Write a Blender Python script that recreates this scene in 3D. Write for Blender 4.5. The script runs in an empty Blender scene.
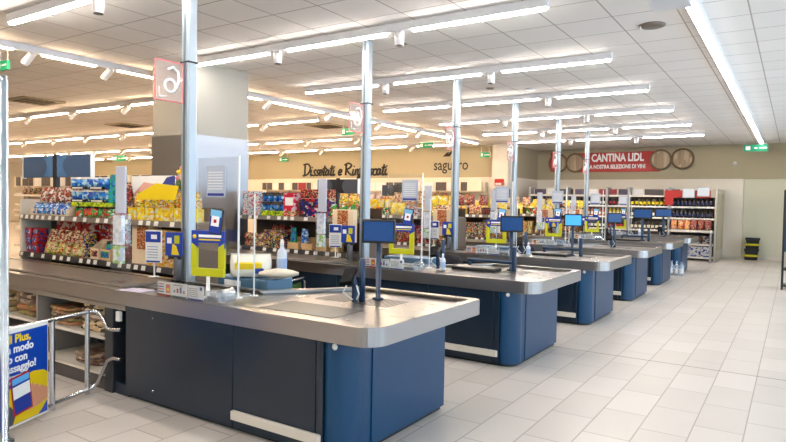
import bpy, bmesh, math, random
from mathutils import Vector, Matrix
random.seed(11)
PI = math.pi
SC = bpy.context.scene
COL = SC.collection

# ------------------------------------------------------------------ camera
YAW, PITCH, ROLL, FPX = math.radians(33.273), math.radians(-1.819), math.radians(0.988), 611.95
fwd = Vector((-math.sin(YAW), math.cos(YAW), 0)); rgt = Vector((math.cos(YAW), math.sin(YAW), 0)); up = Vector((0, 0, 1))
f2 = fwd*math.cos(PITCH) + up*math.sin(PITCH); u2 = up*math.cos(PITCH) - fwd*math.sin(PITCH)
r2 = rgt*math.cos(ROLL) + u2*math.sin(ROLL); u3 = u2*math.cos(ROLL) - rgt*math.sin(ROLL)
cd = bpy.data.cameras.new('camera'); cam = bpy.data.objects.new('camera', cd); COL.objects.link(cam)
cd.sensor_width = 36; cd.lens = FPX*36/786; cd.clip_end = 200
cam.matrix_world = Matrix(((r2.x, u3.x, -f2.x, 0), (r2.y, u3.y, -f2.y, 0), (r2.z, u3.z, -f2.z, 1.6), (0, 0, 0, 1)))
SC.camera = cam

# ------------------------------------------------------------------ light and exposure
SC.view_settings.view_transform = 'Standard'
SC.view_settings.look = 'None'
SC.view_settings.gamma = 1
SC.view_settings.use_curve_mapping = False
SC.view_settings.exposure = -0.1
SC.cycles.max_bounces = 7
SC.cycles.diffuse_bounces = 4
SC.cycles.glossy_bounces = 4
SC.cycles.transmission_bounces = 4
SC.cycles.transparent_max_bounces = 64
SC.cycles.sample_clamp_indirect = 6
SC.cycles.caustics_reflective = False
SC.cycles.caustics_refractive = False
TUBE_MAIN = ((1.0, .92, .85), 96.0)      # lamp colour and strength of the tubes over the checkouts
TUBE_HALL = ((1.0, .73, .47), 120.0)      # over the sales floor
TUBE_ENTRY = ((1.0, .96, .93), 19.0)     # long line by the windows
SKY = ((.70, .84, 1.0), 5.4)
w = bpy.data.worlds.new('world'); SC.world = w; w.use_nodes = True
w.node_tree.nodes['Background'].inputs[0].default_value = (*SKY[0], 1)
w.node_tree.nodes['Background'].inputs[1].default_value = SKY[1]
for y in (-1.0, 4.6, 10.2, 15.8):         # sky portals in the window bays on the right
    ld = bpy.data.lights.new('window_portal', 'AREA'); ld.shape = 'RECTANGLE'; ld.size = 2.75; ld.size_y = 5.2
    ld.cycles.is_portal = True
    lo = bpy.data.objects.new('window_portal', ld); COL.objects.link(lo)
    lo.location = (3.35, y, 1.75); lo.rotation_euler = (0, PI/2, 0)

# ------------------------------------------------------------------ materials
MATS = {}
def mat(name, col, rough=.5, metal=0., coat=0., spec=.5, emit=None, bump=0., bscale=60, alpha=None):
    if name in MATS: return MATS[name]
    m = bpy.data.materials.new(name); m.use_nodes = True; MATS[name] = m
    nt = m.node_tree; b = nt.nodes['Principled BSDF']
    b.inputs['Base Color'].default_value = (*col, 1); b.inputs['Roughness'].default_value = rough
    b.inputs['Metallic'].default_value = metal; b.inputs['Coat Weight'].default_value = coat
    b.inputs['Coat Roughness'].default_value = .08
    b.inputs['Specular IOR Level'].default_value = spec
    if emit: b.inputs['Emission Color'].default_value = (*emit[0], 1); b.inputs['Emission Strength'].default_value = emit[1]
    if bump:
        tc = nt.nodes.new('ShaderNodeTexCoord'); n = nt.nodes.new('ShaderNodeTexNoise'); n.inputs['Scale'].default_value = bscale
        bp = nt.nodes.new('ShaderNodeBump'); bp.inputs['Strength'].default_value = bump; bp.inputs['Distance'].default_value = .01
        nt.links.new(tc.outputs['Object'], n.inputs['Vector']); nt.links.new(n.outputs['Fac'], bp.inputs['Height']); nt.links.new(bp.outputs[0], b.inputs['Normal'])
    return m
def s(r, g, b):                            # sRGB 0-255 to linear
    return tuple(((c/255)/12.92 if c <= 10 else ((c/255+.055)/1.055)**2.4) for c in (r, g, b))
def printed(name, cols, scale=18, rough=.4, seed=0., stretch=(1, 1, 1)):
    """printed packaging: irregular patches in a few inks"""
    if name in MATS: return MATS[name]
    m = mat(name, cols[0], rough); nt = m.node_tree; b = nt.nodes['Principled BSDF']
    tc = nt.nodes.new('ShaderNodeTexCoord'); oi = nt.nodes.new('ShaderNodeObjectInfo')
    mp = nt.nodes.new('ShaderNodeMapping'); mp.inputs['Scale'].default_value = stretch
    va = nt.nodes.new('ShaderNodeVectorMath'); va.operation = 'ADD'
    vm = nt.nodes.new('ShaderNodeVectorMath'); vm.operation = 'SCALE'; vm.inputs[0].default_value = (7.1, 3.3, 5.7)
    nt.links.new(oi.outputs['Random'], vm.inputs['Scale'])
    vo = nt.nodes.new('ShaderNodeTexVoronoi'); vo.inputs['Scale'].default_value = scale
    nt.links.new(tc.outputs['Object'], mp.inputs['Vector']); nt.links.new(mp.outputs[0], va.inputs[0]); nt.links.new(vm.outputs[0], va.inputs[1])
    nt.links.new(va.outputs[0], vo.inputs['Vector'])
    sp = nt.nodes.new('ShaderNodeSeparateColor'); nt.links.new(vo.outputs['Color'], sp.inputs[0])
    cr = nt.nodes.new('ShaderNodeValToRGB'); cr.color_ramp.interpolation = 'CONSTANT'
    e = cr.color_ramp.elements; k = len(cols)
    e[0].position = 0; e[0].color = (*cols[0], 1); e[1].position = 1/k; e[1].color = (*cols[1 % k], 1)
    for i in range(2, k):
        x = e.new(i/k); x.color = (*cols[i], 1)
    nt.links.new(sp.outputs[0], cr.inputs[0]); nt.links.new(cr.outputs[0], b.inputs['Base Color'])
    return m
def steel(name, col, rough, stretch):
    m = mat(name, col, rough, 1.0); nt = m.node_tree; b = nt.nodes['Principled BSDF']
    tc = nt.nodes.new('ShaderNodeTexCoord'); mp = nt.nodes.new('ShaderNodeMapping'); mp.inputs['Scale'].default_value = stretch
    n = nt.nodes.new('ShaderNodeTexNoise'); n.inputs['Scale'].default_value = 3; n.inputs['Detail'].default_value = 5
    mr = nt.nodes.new('ShaderNodeMapRange'); mr.inputs[3].default_value = rough-.03; mr.inputs[4].default_value = rough+.04
    nt.links.new(tc.outputs['Object'], mp.inputs[0]); nt.links.new(mp.outputs[0], n.inputs['Vector']); nt.links.new(n.outputs['Fac'], mr.inputs[0]); nt.links.new(mr.outputs[0], b.inputs['Roughness'])
    return m
def glassy(name, tint=(1, 1, 1), shine=.12, haze=0.0, hazecol=(.9, .95, 1)):
    m = bpy.data.materials.new(name); m.use_nodes = True; nt = m.node_tree; nt.nodes.clear()
    o = nt.nodes.new('ShaderNodeOutputMaterial'); t = nt.nodes.new('ShaderNodeBsdfTransparent'); g = nt.nodes.new('ShaderNodeBsdfGlossy')
    t.inputs[0].default_value = (*tint, 1); g.inputs['Roughness'].default_value = .05
    fr = nt.nodes.new('ShaderNodeLayerWeight'); fr.inputs[0].default_value = .12
    mx = nt.nodes.new('ShaderNodeMixShader'); ad = nt.nodes.new('ShaderNodeMath'); ad.operation = 'ADD'; ad.inputs[1].default_value = shine*.3
    nt.links.new(fr.outputs[1], ad.inputs[0]); nt.links.new(ad.outputs[0], mx.inputs[0]); nt.links.new(t.outputs[0], mx.inputs[1]); nt.links.new(g.outputs[0], mx.inputs[2])
    if haze:
        d = nt.nodes.new('ShaderNodeBsdfDiffuse'); d.inputs[0].default_value = (*hazecol, 1)
        m2 = nt.nodes.new('ShaderNodeMixShader'); m2.inputs[0].default_value = haze
        nt.links.new(mx.outputs[0], m2.inputs[1]); nt.links.new(d.outputs[0], m2.inputs[2]); nt.links.new(m2.outputs[0], o.inputs[0])
    else: nt.links.new(mx.outputs[0], o.inputs[0])
    MATS[name] = m
    return m
STEEL = steel('brushed_steel', (.37, .365, .37), .30, (1.5, 1.5, 40))
STEEL_TOP = steel('worktop_steel', (.36, .34, .32), .28, (1.2, 14, 4))
STEEL_CLAD = steel('column_cladding', (.37, .40, .45), .36, (14, 14, .8))
CHROME = mat('chrome', (.62, .63, .66), .27, 1.0)
ALU = mat('pole_aluminium', (.40, .47, .53), .42, .6)
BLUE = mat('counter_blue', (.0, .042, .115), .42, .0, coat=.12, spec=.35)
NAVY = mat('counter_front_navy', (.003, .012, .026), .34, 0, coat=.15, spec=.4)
POSTBLUE = mat('post_blue', s(6, 44, 76), .45, .1, coat=.1)
DARK = mat('dark_plastic', s(22, 24, 28), .45)
BLACK = mat('black', s(8, 8, 10), .5)
RUBBER = mat('belt_rubber', s(92, 84, 76), .30, 0, spec=.7, bump=.03, bscale=40)
WHITE = mat('white_plastic', s(232, 232, 230), .4)
PAPER = mat('paper', s(236, 236, 232), .7)
GREYP = mat('grey_paper', s(168, 176, 192), .6)
CREAM = mat('cream_metal', s(214, 206, 192), .45)
CARD = mat('cardboard', s(206, 168, 118), .8)
CARDL = mat('light_cardboard', s(226, 203, 170), .8)
RACKG = mat('rack_grey', s(120, 112, 104), .45, .3)
RACKD = mat('rack_brown', s(70, 54, 40), .6)
RAIL = mat('price_rail', s(48, 46, 48), .5)
TAG = mat('price_tag', s(228, 224, 216), .6)
SIGNBLUE = mat('sign_blue', s(10, 52, 150), .4)
SIGNYEL = mat('sign_yellow', s(232, 200, 6), .5)
LIME = mat('frame_lime', s(188, 188, 6), .5)
RED = mat('sign_red', s(170, 18, 10), .5)
GREEN = mat('exit_green', s(0, 130, 92), .5, emit=(s(0, 150, 105), .35))
TXTW = mat('text_white', s(245, 245, 245), .6)
TXTK = mat('text_black', s(24, 22, 22), .6)
TXTY = mat('text_yellow', s(250, 215, 20), .6)
TXTB = mat('text_blue', s(20, 40, 130), .6)
CLEAR = glassy('clear_acrylic', (.97, .985, 1), .12)
CLEARH = glassy('hazy_acrylic', (.95, .975, 1), .14, .18)
WGLASS = glassy('window_glass', (.97, .99, .99), .1)
BOTTLEC = glassy('clear_bottle', (.9, .95, 1), .3, .25, (.8, .88, .98))
def tube_mat(nm, spec):
    return mat(nm, (1, 1, 1), .5, emit=spec)
T_MAIN = tube_mat('tube_main', TUBE_MAIN); T_HALL = tube_mat('tube_hall', TUBE_HALL); T_ENTRY = tube_mat('tube_entry', TUBE_ENTRY)
LAMPWHITE = mat('lamp_white', s(225, 225, 228), .4)
def brick(name, c1, c2, mortar, bw, bh, offset, off, swap=False, rough=.3, msize=.006, coat=0, vary=.06, bump=0, spec=.5):
    m = mat(name, c1, rough, coat=coat, spec=spec); nt = m.node_tree; b = nt.nodes['Principled BSDF']
    tc = nt.nodes.new('ShaderNodeTexCoord'); sp = nt.nodes.new('ShaderNodeSeparateXYZ'); cb = nt.nodes.new('ShaderNodeCombineXYZ')
    ad = nt.nodes.new('ShaderNodeVectorMath'); ad.operation = 'ADD'; ad.inputs[1].default_value = (off[0], off[1], 0)
    br = nt.nodes.new('ShaderNodeTexBrick'); br.offset = offset; br.squash = 1
    br.inputs['Scale'].default_value = 1; br.inputs['Brick Width'].default_value = bw; br.inputs['Row Height'].default_value = bh
    br.inputs['Mortar Size'].default_value = msize; br.inputs['Mortar Smooth'].default_value = .3
    br.inputs['Color1'].default_value = (*c1, 1); br.inputs['Color2'].default_value = (*c2, 1); br.inputs['Mortar'].default_value = (*mortar, 1)
    nt.links.new(tc.outputs['Object'], sp.inputs[0])
    a, c = ('Y', 'X') if swap else ('X', 'Y')
    nt.links.new(sp.outputs[a], cb.inputs[0]); nt.links.new(sp.outputs[c], cb.inputs[1]); nt.links.new(cb.outputs[0], ad.inputs[0]); nt.links.new(ad.outputs[0], br.inputs['Vector'])
    n = nt.nodes.new('ShaderNodeTexNoise'); n.inputs['Scale'].default_value = 1.3; n.inputs['Detail'].default_value = 6
    nt.links.new(tc.outputs['Object'], n.inputs['Vector'])
    mr = nt.nodes.new('ShaderNodeMapRange'); mr.inputs[3].default_value = 1-vary; mr.inputs[4].default_value = 1+vary
    nt.links.new(n.outputs['Fac'], mr.inputs[0])
    mm = nt.nodes.new('ShaderNodeVectorMath'); mm.operation = 'SCALE'; nt.links.new(br.outputs['Color'], mm.inputs[0]); nt.links.new(mr.outputs[0], mm.inputs['Scale'])
    nt.links.new(mm.outputs[0], b.inputs['Base Color'])
    if bump:
        bp = nt.nodes.new('ShaderNodeBump'); bp.invert = True; bp.inputs['Strength'].default_value = bump; bp.inputs['Distance'].default_value = .004
        nt.links.new(br.outputs['Fac'], bp.inputs['Height']); nt.links.new(bp.outputs[0], b.inputs['Normal'])
    return m
FLOOR = brick('floor_tiles', s(208, 200, 192), s(198, 190, 181), s(160, 150, 141), .60, .32, .5, (-.13+60, .25+64), True, .38, .0055, vary=.05, bump=.4)
CEIL = brick('ceiling_tiles', s(240, 236, 232), s(234, 230, 226), s(178, 170, 165), .615, .615, 0, (-.175+61.5, .1+61.5), False, .9, .009, vary=.02, spec=.1)
WALLC = mat('wall_cream', s(226, 218, 204), .85)
WALLB = mat('wall_olive_band', s(170, 160, 134), .85)
WALLO = mat('wall_pale_green', s(206, 204, 182), .85)
WALLG = mat('column_grey', s(166, 164, 156), .8)

# ------------------------------------------------------------------ mesh helpers
class MB:
    def __init__(self): self.v = []; self.f = []; self.m = []; self.sm = []; self.mats = []
    def mi(self, m):
        if m not in self.mats: self.mats.append(m)
        return self.mats.index(m)
    def add(self, vs, fs, m, smooth=False):
        o = len(self.v); self.v += [tuple(p) for p in vs]; k = self.mi(m)
        for f in fs: self.f.append(tuple(i+o for i in f)); self.m.append(k); self.sm.append(smooth)
        return self
    def box(self, x0, x1, y0, y1, z0, z1, m):
        x0, x1 = min(x0, x1), max(x0, x1); y0, y1 = min(y0, y1), max(y0, y1); z0, z1 = min(z0, z1), max(z0, z1)
        vs = [(x0, y0, z0), (x1, y0, z0), (x1, y1, z0), (x0, y1, z0), (x0, y0, z1), (x1, y0, z1), (x1, y1, z1), (x0, y1, z1)]
        return self.add(vs, [(0, 3, 2, 1), (4, 5, 6, 7), (0, 1, 5, 4), (1, 2, 6, 5), (2, 3, 7, 6), (3, 0, 4, 7)], m)
    def cbox(self, x0, x1, y0, y1, z0, z1, m, c=.004):
        """box with chamfered upright and top edges"""
        x0, x1 = min(x0, x1), max(x0, x1); y0, y1 = min(y0, y1), max(y0, y1)
        c = min(c, (x1-x0)*.4, (y1-y0)*.4, (z1-z0)*.4)
        def ring(i, z): return [(x0+i+c, y0+i, z), (x1-i-c, y0+i, z), (x1-i, y0+i+c, z), (x1-i, y1-i-c, z), (x1-i-c, y1-i, z), (x0+i+c, y1-i, z), (x0+i, y1-i-c, z), (x0+i, y0+i+c, z)]
        R = [ring(0, z0), ring(0, z1-c), ring(c, z1)]
        return self.loft(R, m, False)
    def loft(self, rings, m, smooth=True, caps=True):
        n = len(rings[0]); vs = [p for r in rings for p in r]; fs = []
        for k in range(len(rings)-1):
            for i in range(n):
                j = (i+1) % n; fs.append((k*n+i, k*n+j, (k+1)*n+j, (k+1)*n+i))
        self.add(vs, fs, m, smooth)
        if caps:
            self.add(rings[0], [tuple(reversed(range(n)))], m); self.add(rings[-1], [tuple(range(n))], m)
        return self
    def prism(self, poly, z0, z1, m, smooth=False):
        return self.loft([[(x, y, z0) for x, y in poly], [(x, y, z1) for x, y in poly]], m, smooth)
    def ring(self, outer, inner, z0, z1, m, smooth=False):
        n = len(outer); vs = [(x, y, z) for z in (z0, z1) for x, y in outer] + [(x, y, z) for z in (z0, z1) for x, y in inner]; fs = []
        for i in range(n):
            j = (i+1) % n
            fs += [(i, j, n+j, n+i), (2*n+j, 2*n+i, 3*n+i, 3*n+j), (n+i, n+j, 3*n+j, 3*n+i), (j, i, 2*n+i, 2*n+j)]
        return self.add(vs, fs, m, smooth)
    def lathe(self, prof, m, c=(0, 0, 0), seg=16, smooth=True, axis='z'):
        R = []
        for r, z in prof:
            ring = []
            for i in range(seg):
                a = 2*PI*i/seg; p = (r*math.cos(a), r*math.sin(a), z)
                if axis == 'y': p = (p[0], -p[2], p[1])
                if axis == 'x': p = (p[2], p[0], p[1])
                ring.append((c[0]+p[0], c[1]+p[1], c[2]+p[2]))
            R.append(ring)
        return self.loft(R, m, smooth)
    def tube(self, pts, r, m, seg=8, r2=None):
        pts = [Vector(p) for p in pts]; R = []; n = len(pts); ref = None
        for i, p in enumerate(pts):
            d = (pts[min(i+1, n-1)]-pts[max(i-1, 0)]).normalized()
            if ref is None: ref = Vector((0, 0, 1)) if abs(d.z) < .9 else Vector((1, 0, 0))
            a = d.cross(ref).normalized(); b = a.cross(d).normalized(); ref = b
            rr = r if r2 is None else r+(r2-r)*i/(n-1)
            R.append([tuple(p+a*rr*math.cos(2*PI*k/seg)-b*rr*math.sin(2*PI*k/seg)) for k in range(seg)])
        return self.loft(R, m, True)
    def build(self, name, parent=None, off=(0, 0, 0)):
        me = bpy.data.meshes.new(name)
        me.from_pydata([(x-off[0], y-off[1], z-off[2]) for x, y, z in self.v], [], self.f)
        for m in self.mats: me.materials.append(m)
        me.polygons.foreach_set('material_index', self.m); me.polygons.foreach_set('use_smooth', self.sm); me.update()
        bm = bmesh.new(); bm.from_mesh(me); bmesh.ops.recalc_face_normals(bm, faces=bm.faces); bm.to_mesh(me); bm.free()
        o = bpy.data.objects.new(name, me); COL.objects.link(o)
        if parent: o.parent = parent
        return o
def empty(name, loc=(0, 0, 0), rz=0):
    o = bpy.data.objects.new(name, None); COL.objects.link(o); o.location = loc; o.rotation_euler = (0, 0, rz); o.empty_display_size = .1
    return o
def tag(o, label, cat, group=None, kind=None):
    o['label'] = label; o['category'] = cat
    if group: o['group'] = group
    if kind: o['kind'] = kind
    return o
def struct(mb, name):
    o = mb.build(name); o['kind'] = 'structure'; return o
def place(o, loc, rz=0, tilt=0):
    o.location = loc; o.rotation_euler = (tilt, 0, rz); return o
def copy_tree(o, parent=None):
    c = o.copy(); COL.objects.link(c)
    if parent: c.parent = parent
    for ch in list(o.children): copy_tree(ch, c)
    return c
def text(name, body, size, loc, m, parent=None, rot=(PI/2, 0, 0), align='LEFT', shear=0, sx=1., bold=0., ext=.003):
    cu = bpy.data.curves.new(name, 'FONT'); cu.body = body; cu.size = size; cu.align_x = align; cu.shear = shear; cu.offset = bold; cu.extrude = ext
    cu.materials.append(m); cu.resolution_u = 3
    o = bpy.data.objects.new(name, cu); COL.objects.link(o); o.location = loc; o.rotation_euler = rot; o.scale = (sx, 1, 1)
    me = bpy.data.meshes.new_from_object(o, depsgraph=bpy.context.evaluated_depsgraph_get())
    r = bpy.data.objects.new(name, me); COL.objects.link(r); r.location = loc; r.rotation_euler = rot; r.scale = (sx, 1, 1)
    bpy.data.objects.remove(o); o = r; o.name = name
    if parent: o.parent = parent
    return o
def arc(cx, cy, r, a0, a1, n=8):
    return [(cx+r*math.cos(math.radians(a0+(a1-a0)*i/n)), cy+r*math.sin(math.radians(a0+(a1-a0)*i/n))) for i in range(n+1)]
def inset(poly, d):
    """move every edge of a counter-clockwise polygon inwards by d"""
    n = len(poly); out = []
    for i in range(n):
        p0, p1, p2 = Vector(poly[i-1]), Vector(poly[i]), Vector(poly[(i+1) % n])
        e1 = (p1-p0).normalized(); e2 = (p2-p1).normalized(); n1 = Vector((-e1.y, e1.x)); n2 = Vector((-e2.y, e2.x))
        b = n1+n2; k = d/max(.3, b.dot(n1)) if b.length > 1e-6 else 0
        q = p1+b*k; out.append((q.x, q.y))
    return out

# ------------------------------------------------------------------ the setting
CH = 3.58
struct(MB().box(-40, 3.3, -5, 24, -.1, 0, FLOOR), 'floor')
o = struct(MB().box(.0, 3.3, 6.725, 6.735, .0, .0012, mat('joint', s(120, 112, 104), .8)).box(-3.0, 0, 6.725, 6.735, 0, .0012, MATS['joint']), 'trim_1')
struct(MB().box(-40, 3.3, -5, 24, CH, CH+.1, CEIL), 'ceiling')
struct(MB().box(-40, -19.6, 20.0, 20.2, 0, 2.5, WALLC).box(-40, -19.6, 20.0, 20.2, 2.5, CH, WALLB)
       .box(-19.6, -8.25, 19.5, 19.7, 0, 2.5, WALLC).box(-19.6, -8.25, 19.5, 19.7, 2.5, CH, WALLB).box(-19.6, -19.4, 19.6, 20.2, 0, CH, WALLB)
       .box(-8.25, -8.05, 19.5, 22.2, 0, 2.5, WALLC).box(-8.25, -8.05, 19.5, 22.2, 2.5, CH, WALLB)
       .box(-8.05, -1.36, 22, 22.2, 0, 2.5, WALLC).box(-8.05, 3.3, 22, 22.2, 2.5, CH, WALLB)
       .box(-1.36, 3.3, 22.06, 22.2, 0, 2.5, WALLO), 'wall_back')
struct(MB().box(-1.36, 3.3, 22.035, 22.06, 0, .1, CREAM).box(-8.05, -1.36, 21.985, 22.0, 0, .08, CREAM), 'baseboard_back')
struct(MB().box(-8.6, -8.04, 19.15, 19.5, 0, CH, WALLC), 'wall_pier')
struct(MB().box(-40.2, -40, -5, 24, 0, CH, WALLC), 'wall_left')
struct(MB().box(-40, 3.3, -5.2, -5, 0, CH, WALLC), 'wall_front')
wr = MB().box(3.3, 3.5, -5, 24, 0, .35, WALLC).box(3.3, 3.5, -5, 24, 3.15, CH, WALLC)
for y0, y1 in ((-5, -3.6), (1.6, 2.0), (7.2, 7.6), (12.8, 13.2), (18.4, 24)): wr.box(3.3, 3.5, y0, y1, .35, 3.15, WALLC)
struct(wr, 'wall_right')
for i, y in enumerate((-1.0, 4.6, 10.2, 15.8)):
    struct(MB().box(3.38, 3.39, y-2.6, y+2.6, .35, 3.15, WGLASS), 'window_%d' % (i+1))
# clad column between the nearest racks
cl = MB().box(-8.3, -7.3, 5.85, 6.9, 0, 2.53, STEEL_CLAD).box(-8.29, -7.31, 5.86, 6.89, 2.53, CH, WALLG)
o = struct(cl, 'wall_column')

# ------------------------------------------------------------------ ceiling fittings
tube_n = 0
def spot_head(parent, x, y, z, tilt=False):
    b = MB()
    if tilt:
        b.tube([(x, y, z), (x, y, z-.06)], .012, LAMPWHITE)
        b.tube([(x+.07, y+.03, z-.02), (x-.05, y-.02, z-.15)], .05, LAMPWHITE, 12)
    else:
        b.cbox(x-.045, x+.045, y-.03, y+.03, z-.03, z, LAMPWHITE, .004).lathe([(.001, 0), (.052, 0), (.052, -.13), (.001, -.13)], LAMPWHITE, (x, y, z-.025), 16)
    h = b.build('spotlight', parent, tuple(parent.location))
    l = MB()
    if tilt: l.tube([(x-.05, y-.02, z-.15), (x-.053, y-.021, z-.154)], .038, mat('spot_lens_lit', (1, 1, 1), .3, emit=((1, .9, .75), 6)), 12)
    else: l.lathe([(.001, 0), (.045, 0), (.045, -.006), (.001, -.006)], mat('spot_lens', s(90, 88, 92), .2), (x, y, z-.155), 12)
    l.build('lens', h, tuple(parent.location))
def light_line(label, p0, axis, tubes, tm, spots, group=None, tilt=False, w_=.075):
    """a ceiling batten along x or y: tubes = list of (start, end) along the axis"""
    global tube_n
    a0 = min(t[0] for t in tubes); a1 = max(t[1] for t in tubes)
    cx, cy = p0
    loc = ((a0+a1)/2, cy, CH) if axis == 'x' else (cx, (a0+a1)/2, CH)
    t = tag(empty('ceiling_light', loc), label, 'ceiling light', group)
    b = MB()
    if axis == 'x': b.cbox(a0-.03, a1+.03, cy-w_*.5, cy+w_*.5, CH-.09, CH, LAMPWHITE)
    else: b.cbox(cx-w_*.5, cx+w_*.5, a0-.03, a1+.03, CH-.09, CH, LAMPWHITE)
    b.build('batten', t, loc)
    for s0, s1 in tubes:
        b = MB(); z = CH-.09
        if axis == 'x': b.box(s0, s1, cy-w_*.27, cy+w_*.27, z-.022, z, tm)
        else: b.box(cx-w_*.4, cx+w_*.4, s0, s1, z-.016, z, tm)
        b.build('tube', t, loc); tube_n += 1
    for q in spots:
        if axis == 'x': spot_head(t, q, cy, CH-.09, tilt)
        else: spot_head(t, cx, q, CH-.09, tilt)
    return t
ORD = ['nearest', 'second', 'third', 'fourth', 'fifth', 'sixth', 'seventh']
for i, y in enumerate((3.35, 5.76, 8.22, 10.66, 13.08, 15.55, 17.95)):
    if i == 1: T = [(-3.56, -2.07), (-5.41, -3.91), (-7.22, -5.75)]
    else: T = [(-3.56, -2.07), (-5.41, -3.91), (-7.26, -5.75)]
    sp = [-3.735, -5.58]
    light_line('white batten ceiling light crossing above the checkouts, %s row from the camera' % ORD[i], (0, y), 'x', T, T_MAIN, sp, 'ceiling lights above the checkouts')
for i, y in enumerate((.9, -1.7)):  # unseen rows added behind the camera to give the lanes more light
    light_line('added unseen white batten ceiling light behind the camera, row %s' % ('one', 'two')[i], (0, y), 'x', [(-3.74, -2.16), (-5.69, -4.12), (-7.64, -6.05)], T_MAIN, [], 'added ceiling lights behind the camera')
light_line('long bright continuous ceiling light running along the entrance aisle to the back wall', (-.875, 0), 'y', [(6.25, 9.9), (9.95, 13.6), (13.65, 17.2), (17.25, 20.9)], T_ENTRY, [], None, False, .11)
T = [(2.4, 3.95), (4.33, 5.07), (5.43, 6.95), (7.3, 8.35), (8.7, 10.2), (10.56, 12.1), (12.46, 14.0), (14.36, 15.9), (16.26, 17.8)]
light_line('long line of ceiling tubes with camera-shaped spotlights at the edge of the sales floor', (-8.53, 0), 'y', T, T_HALL, [(T[k][1]+T[k+1][0])/2 for k in range(8)], None, True, .06)
for i, (y, x1) in enumerate(((4.2, -18), (7.6, -9.9), (11.15, -9.5), (14.95, -9.4), (17.8, -9.2))):
    T = []
    x = x1
    while x > -37: T.append((x-1.55, x)); x -= 2.0
    light_line('row of warm ceiling tubes over the sales floor, %s row from the camera' % ORD[i], (0, y), 'x', T, T_HALL, [t[0]-.22 for t in T[::1]][:9], 'ceiling lights over the sales floor', True)
# box at the end of the entrance line
b = MB().cbox(-1.16, -.84, 5.80, 6.15, CH-.17, CH-.02, LAMPWHITE, .01)
tag(b.build('emergency_lamp_box'), 'large white square lamp box at the near end of the entrance aisle light', 'lamp')
def disc(x, y, r, label, name, cat, m, grp=None):
    b = MB().lathe([(r*.001, 0), (r, 0), (r, -.012), (r*.8, -.022), (r*.001, -.022)], m, (x, y, CH), 20)
    return tag(b.build(name), label, cat, grp)
disc(-1.37, 7.19, .14, 'round grey ceiling speaker near the long entrance aisle light', 'ceiling_speaker', 'speaker', RACKG)
disc(-4.19, 6.52, .07, 'small round ceiling speaker above the second checkout', 'ceiling_speaker', 'speaker', RACKG)
disc(-4.45, 9.75, .07, 'small round ceiling detector beside the third light row', 'smoke_detector', 'detector', RACKG)
disc(-3.88, 10.15, .08, 'white smoke detector with dark vents above the third checkout', 'smoke_detector', 'detector', LAMPWHITE)
def vent(x, y, label):
    v = tag(empty('ceiling_vent', (x, y, CH)), label, 'vent')
    MB().cbox(-.42, .42, -.42, .42, -.03, 0, mat('vent_beige', s(150, 136, 112), .6)).build('frame', v)
    b = MB()
    for k in range(5): b.box(-.3, .3, -.3+.13*k, -.25+.13*k, -.045, -.03, mat('vent_dark', s(70, 60, 48), .6))
    b.build('slats', v)
vent(-10.4, 12.6, 'square ceiling air vent over the sales floor behind the second pole')
vent(-15.4, 10.1, 'square ceiling air vent far left of the clad column')
vent(-13.3, 6.6, 'square ceiling air vent beside the exit sign at upper left')
# exit signs
def exit_sign(x, y, z, label, w_=.42, h=.17, rz=0):
    e = tag(empty('exit_sign', (x, y, z), rz), label, 'exit sign')
    MB().cbox(-w_/2, w_/2, -.02, .02, -h/2, h/2, GREEN, .004).build('panel', e)
    b = MB().box(-w_*.06, w_*.06, -.026, -.022, -h*.1, h*.06, TXTW).box(-w_*.42, -w_*.22, -.026, -.022, -h*.3, h*.3, TXTW).box(w_*.14, w_*.38, -.026, -.022, -h*.08, h*.08, TXTW)
    b.add([(w_*.38, -.025, h*.2), (w_*.38, -.025, -h*.2), (w_*.47, -.025, 0)], [(0, 1, 2)], TXTW)
    b.build('pictogram', e)
    b = MB().tube([(-w_*.4, 0, h/2), (-w_*.4, 0, CH-z)], .006, LAMPWHITE).tube([(w_*.4, 0, h/2), (w_*.4, 0, CH-z)], .006, LAMPWHITE)
    b.build('hanger', e)
exit_sign(-8.86, 4.0, 3.32, 'green exit sign at upper left beside the tall round post', .25, .12)
exit_sign(-9.25, 12, 3.30, 'green exit sign left of the second pole from the camera', .36)
exit_sign(-9.94, 17, 3.42, 'pale green exit sign hanging in front of the olive wall left of the third pole', .5)
exit_sign(-8.75, 18.9, 3.22, 'small pale green exit sign on the beige wall beside the cream pier', .35)
exit_sign(-18.2, 19.2, 3.30, 'small pale green exit sign just right of the clad column', .5)
exit_sign(-1.02, 20.95, 3.36, 'green exit sign at the far end of the entrance aisle light', .62, .2)
exit_sign(-25.0, 16, 3.3, 'green exit sign far away over the sales floor left of the clad column', .9, .25)
# wall alarm, red alarm
b = MB().lathe([(.001, 0), (.06, 0), (.06, .05), (.03, .1), (.001, .1)], WHITE, (-1.62, 22.0, 2.98), 14, True, 'y')
tag(b.build('wall_alarm'), 'small white round alarm on the olive wall band near the entrance', 'alarm')
b = MB().cbox(-8.45, -8.15, 19.02, 19.15, 2.2, 2.42, RED, .02).box(-8.4, -8.2, 19.0, 19.02, 2.22, 2.28, WHITE)
tag(b.build('fire_alarm_box'), 'red alarm box on the cream pier behind the fourth pole', 'alarm box')

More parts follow.
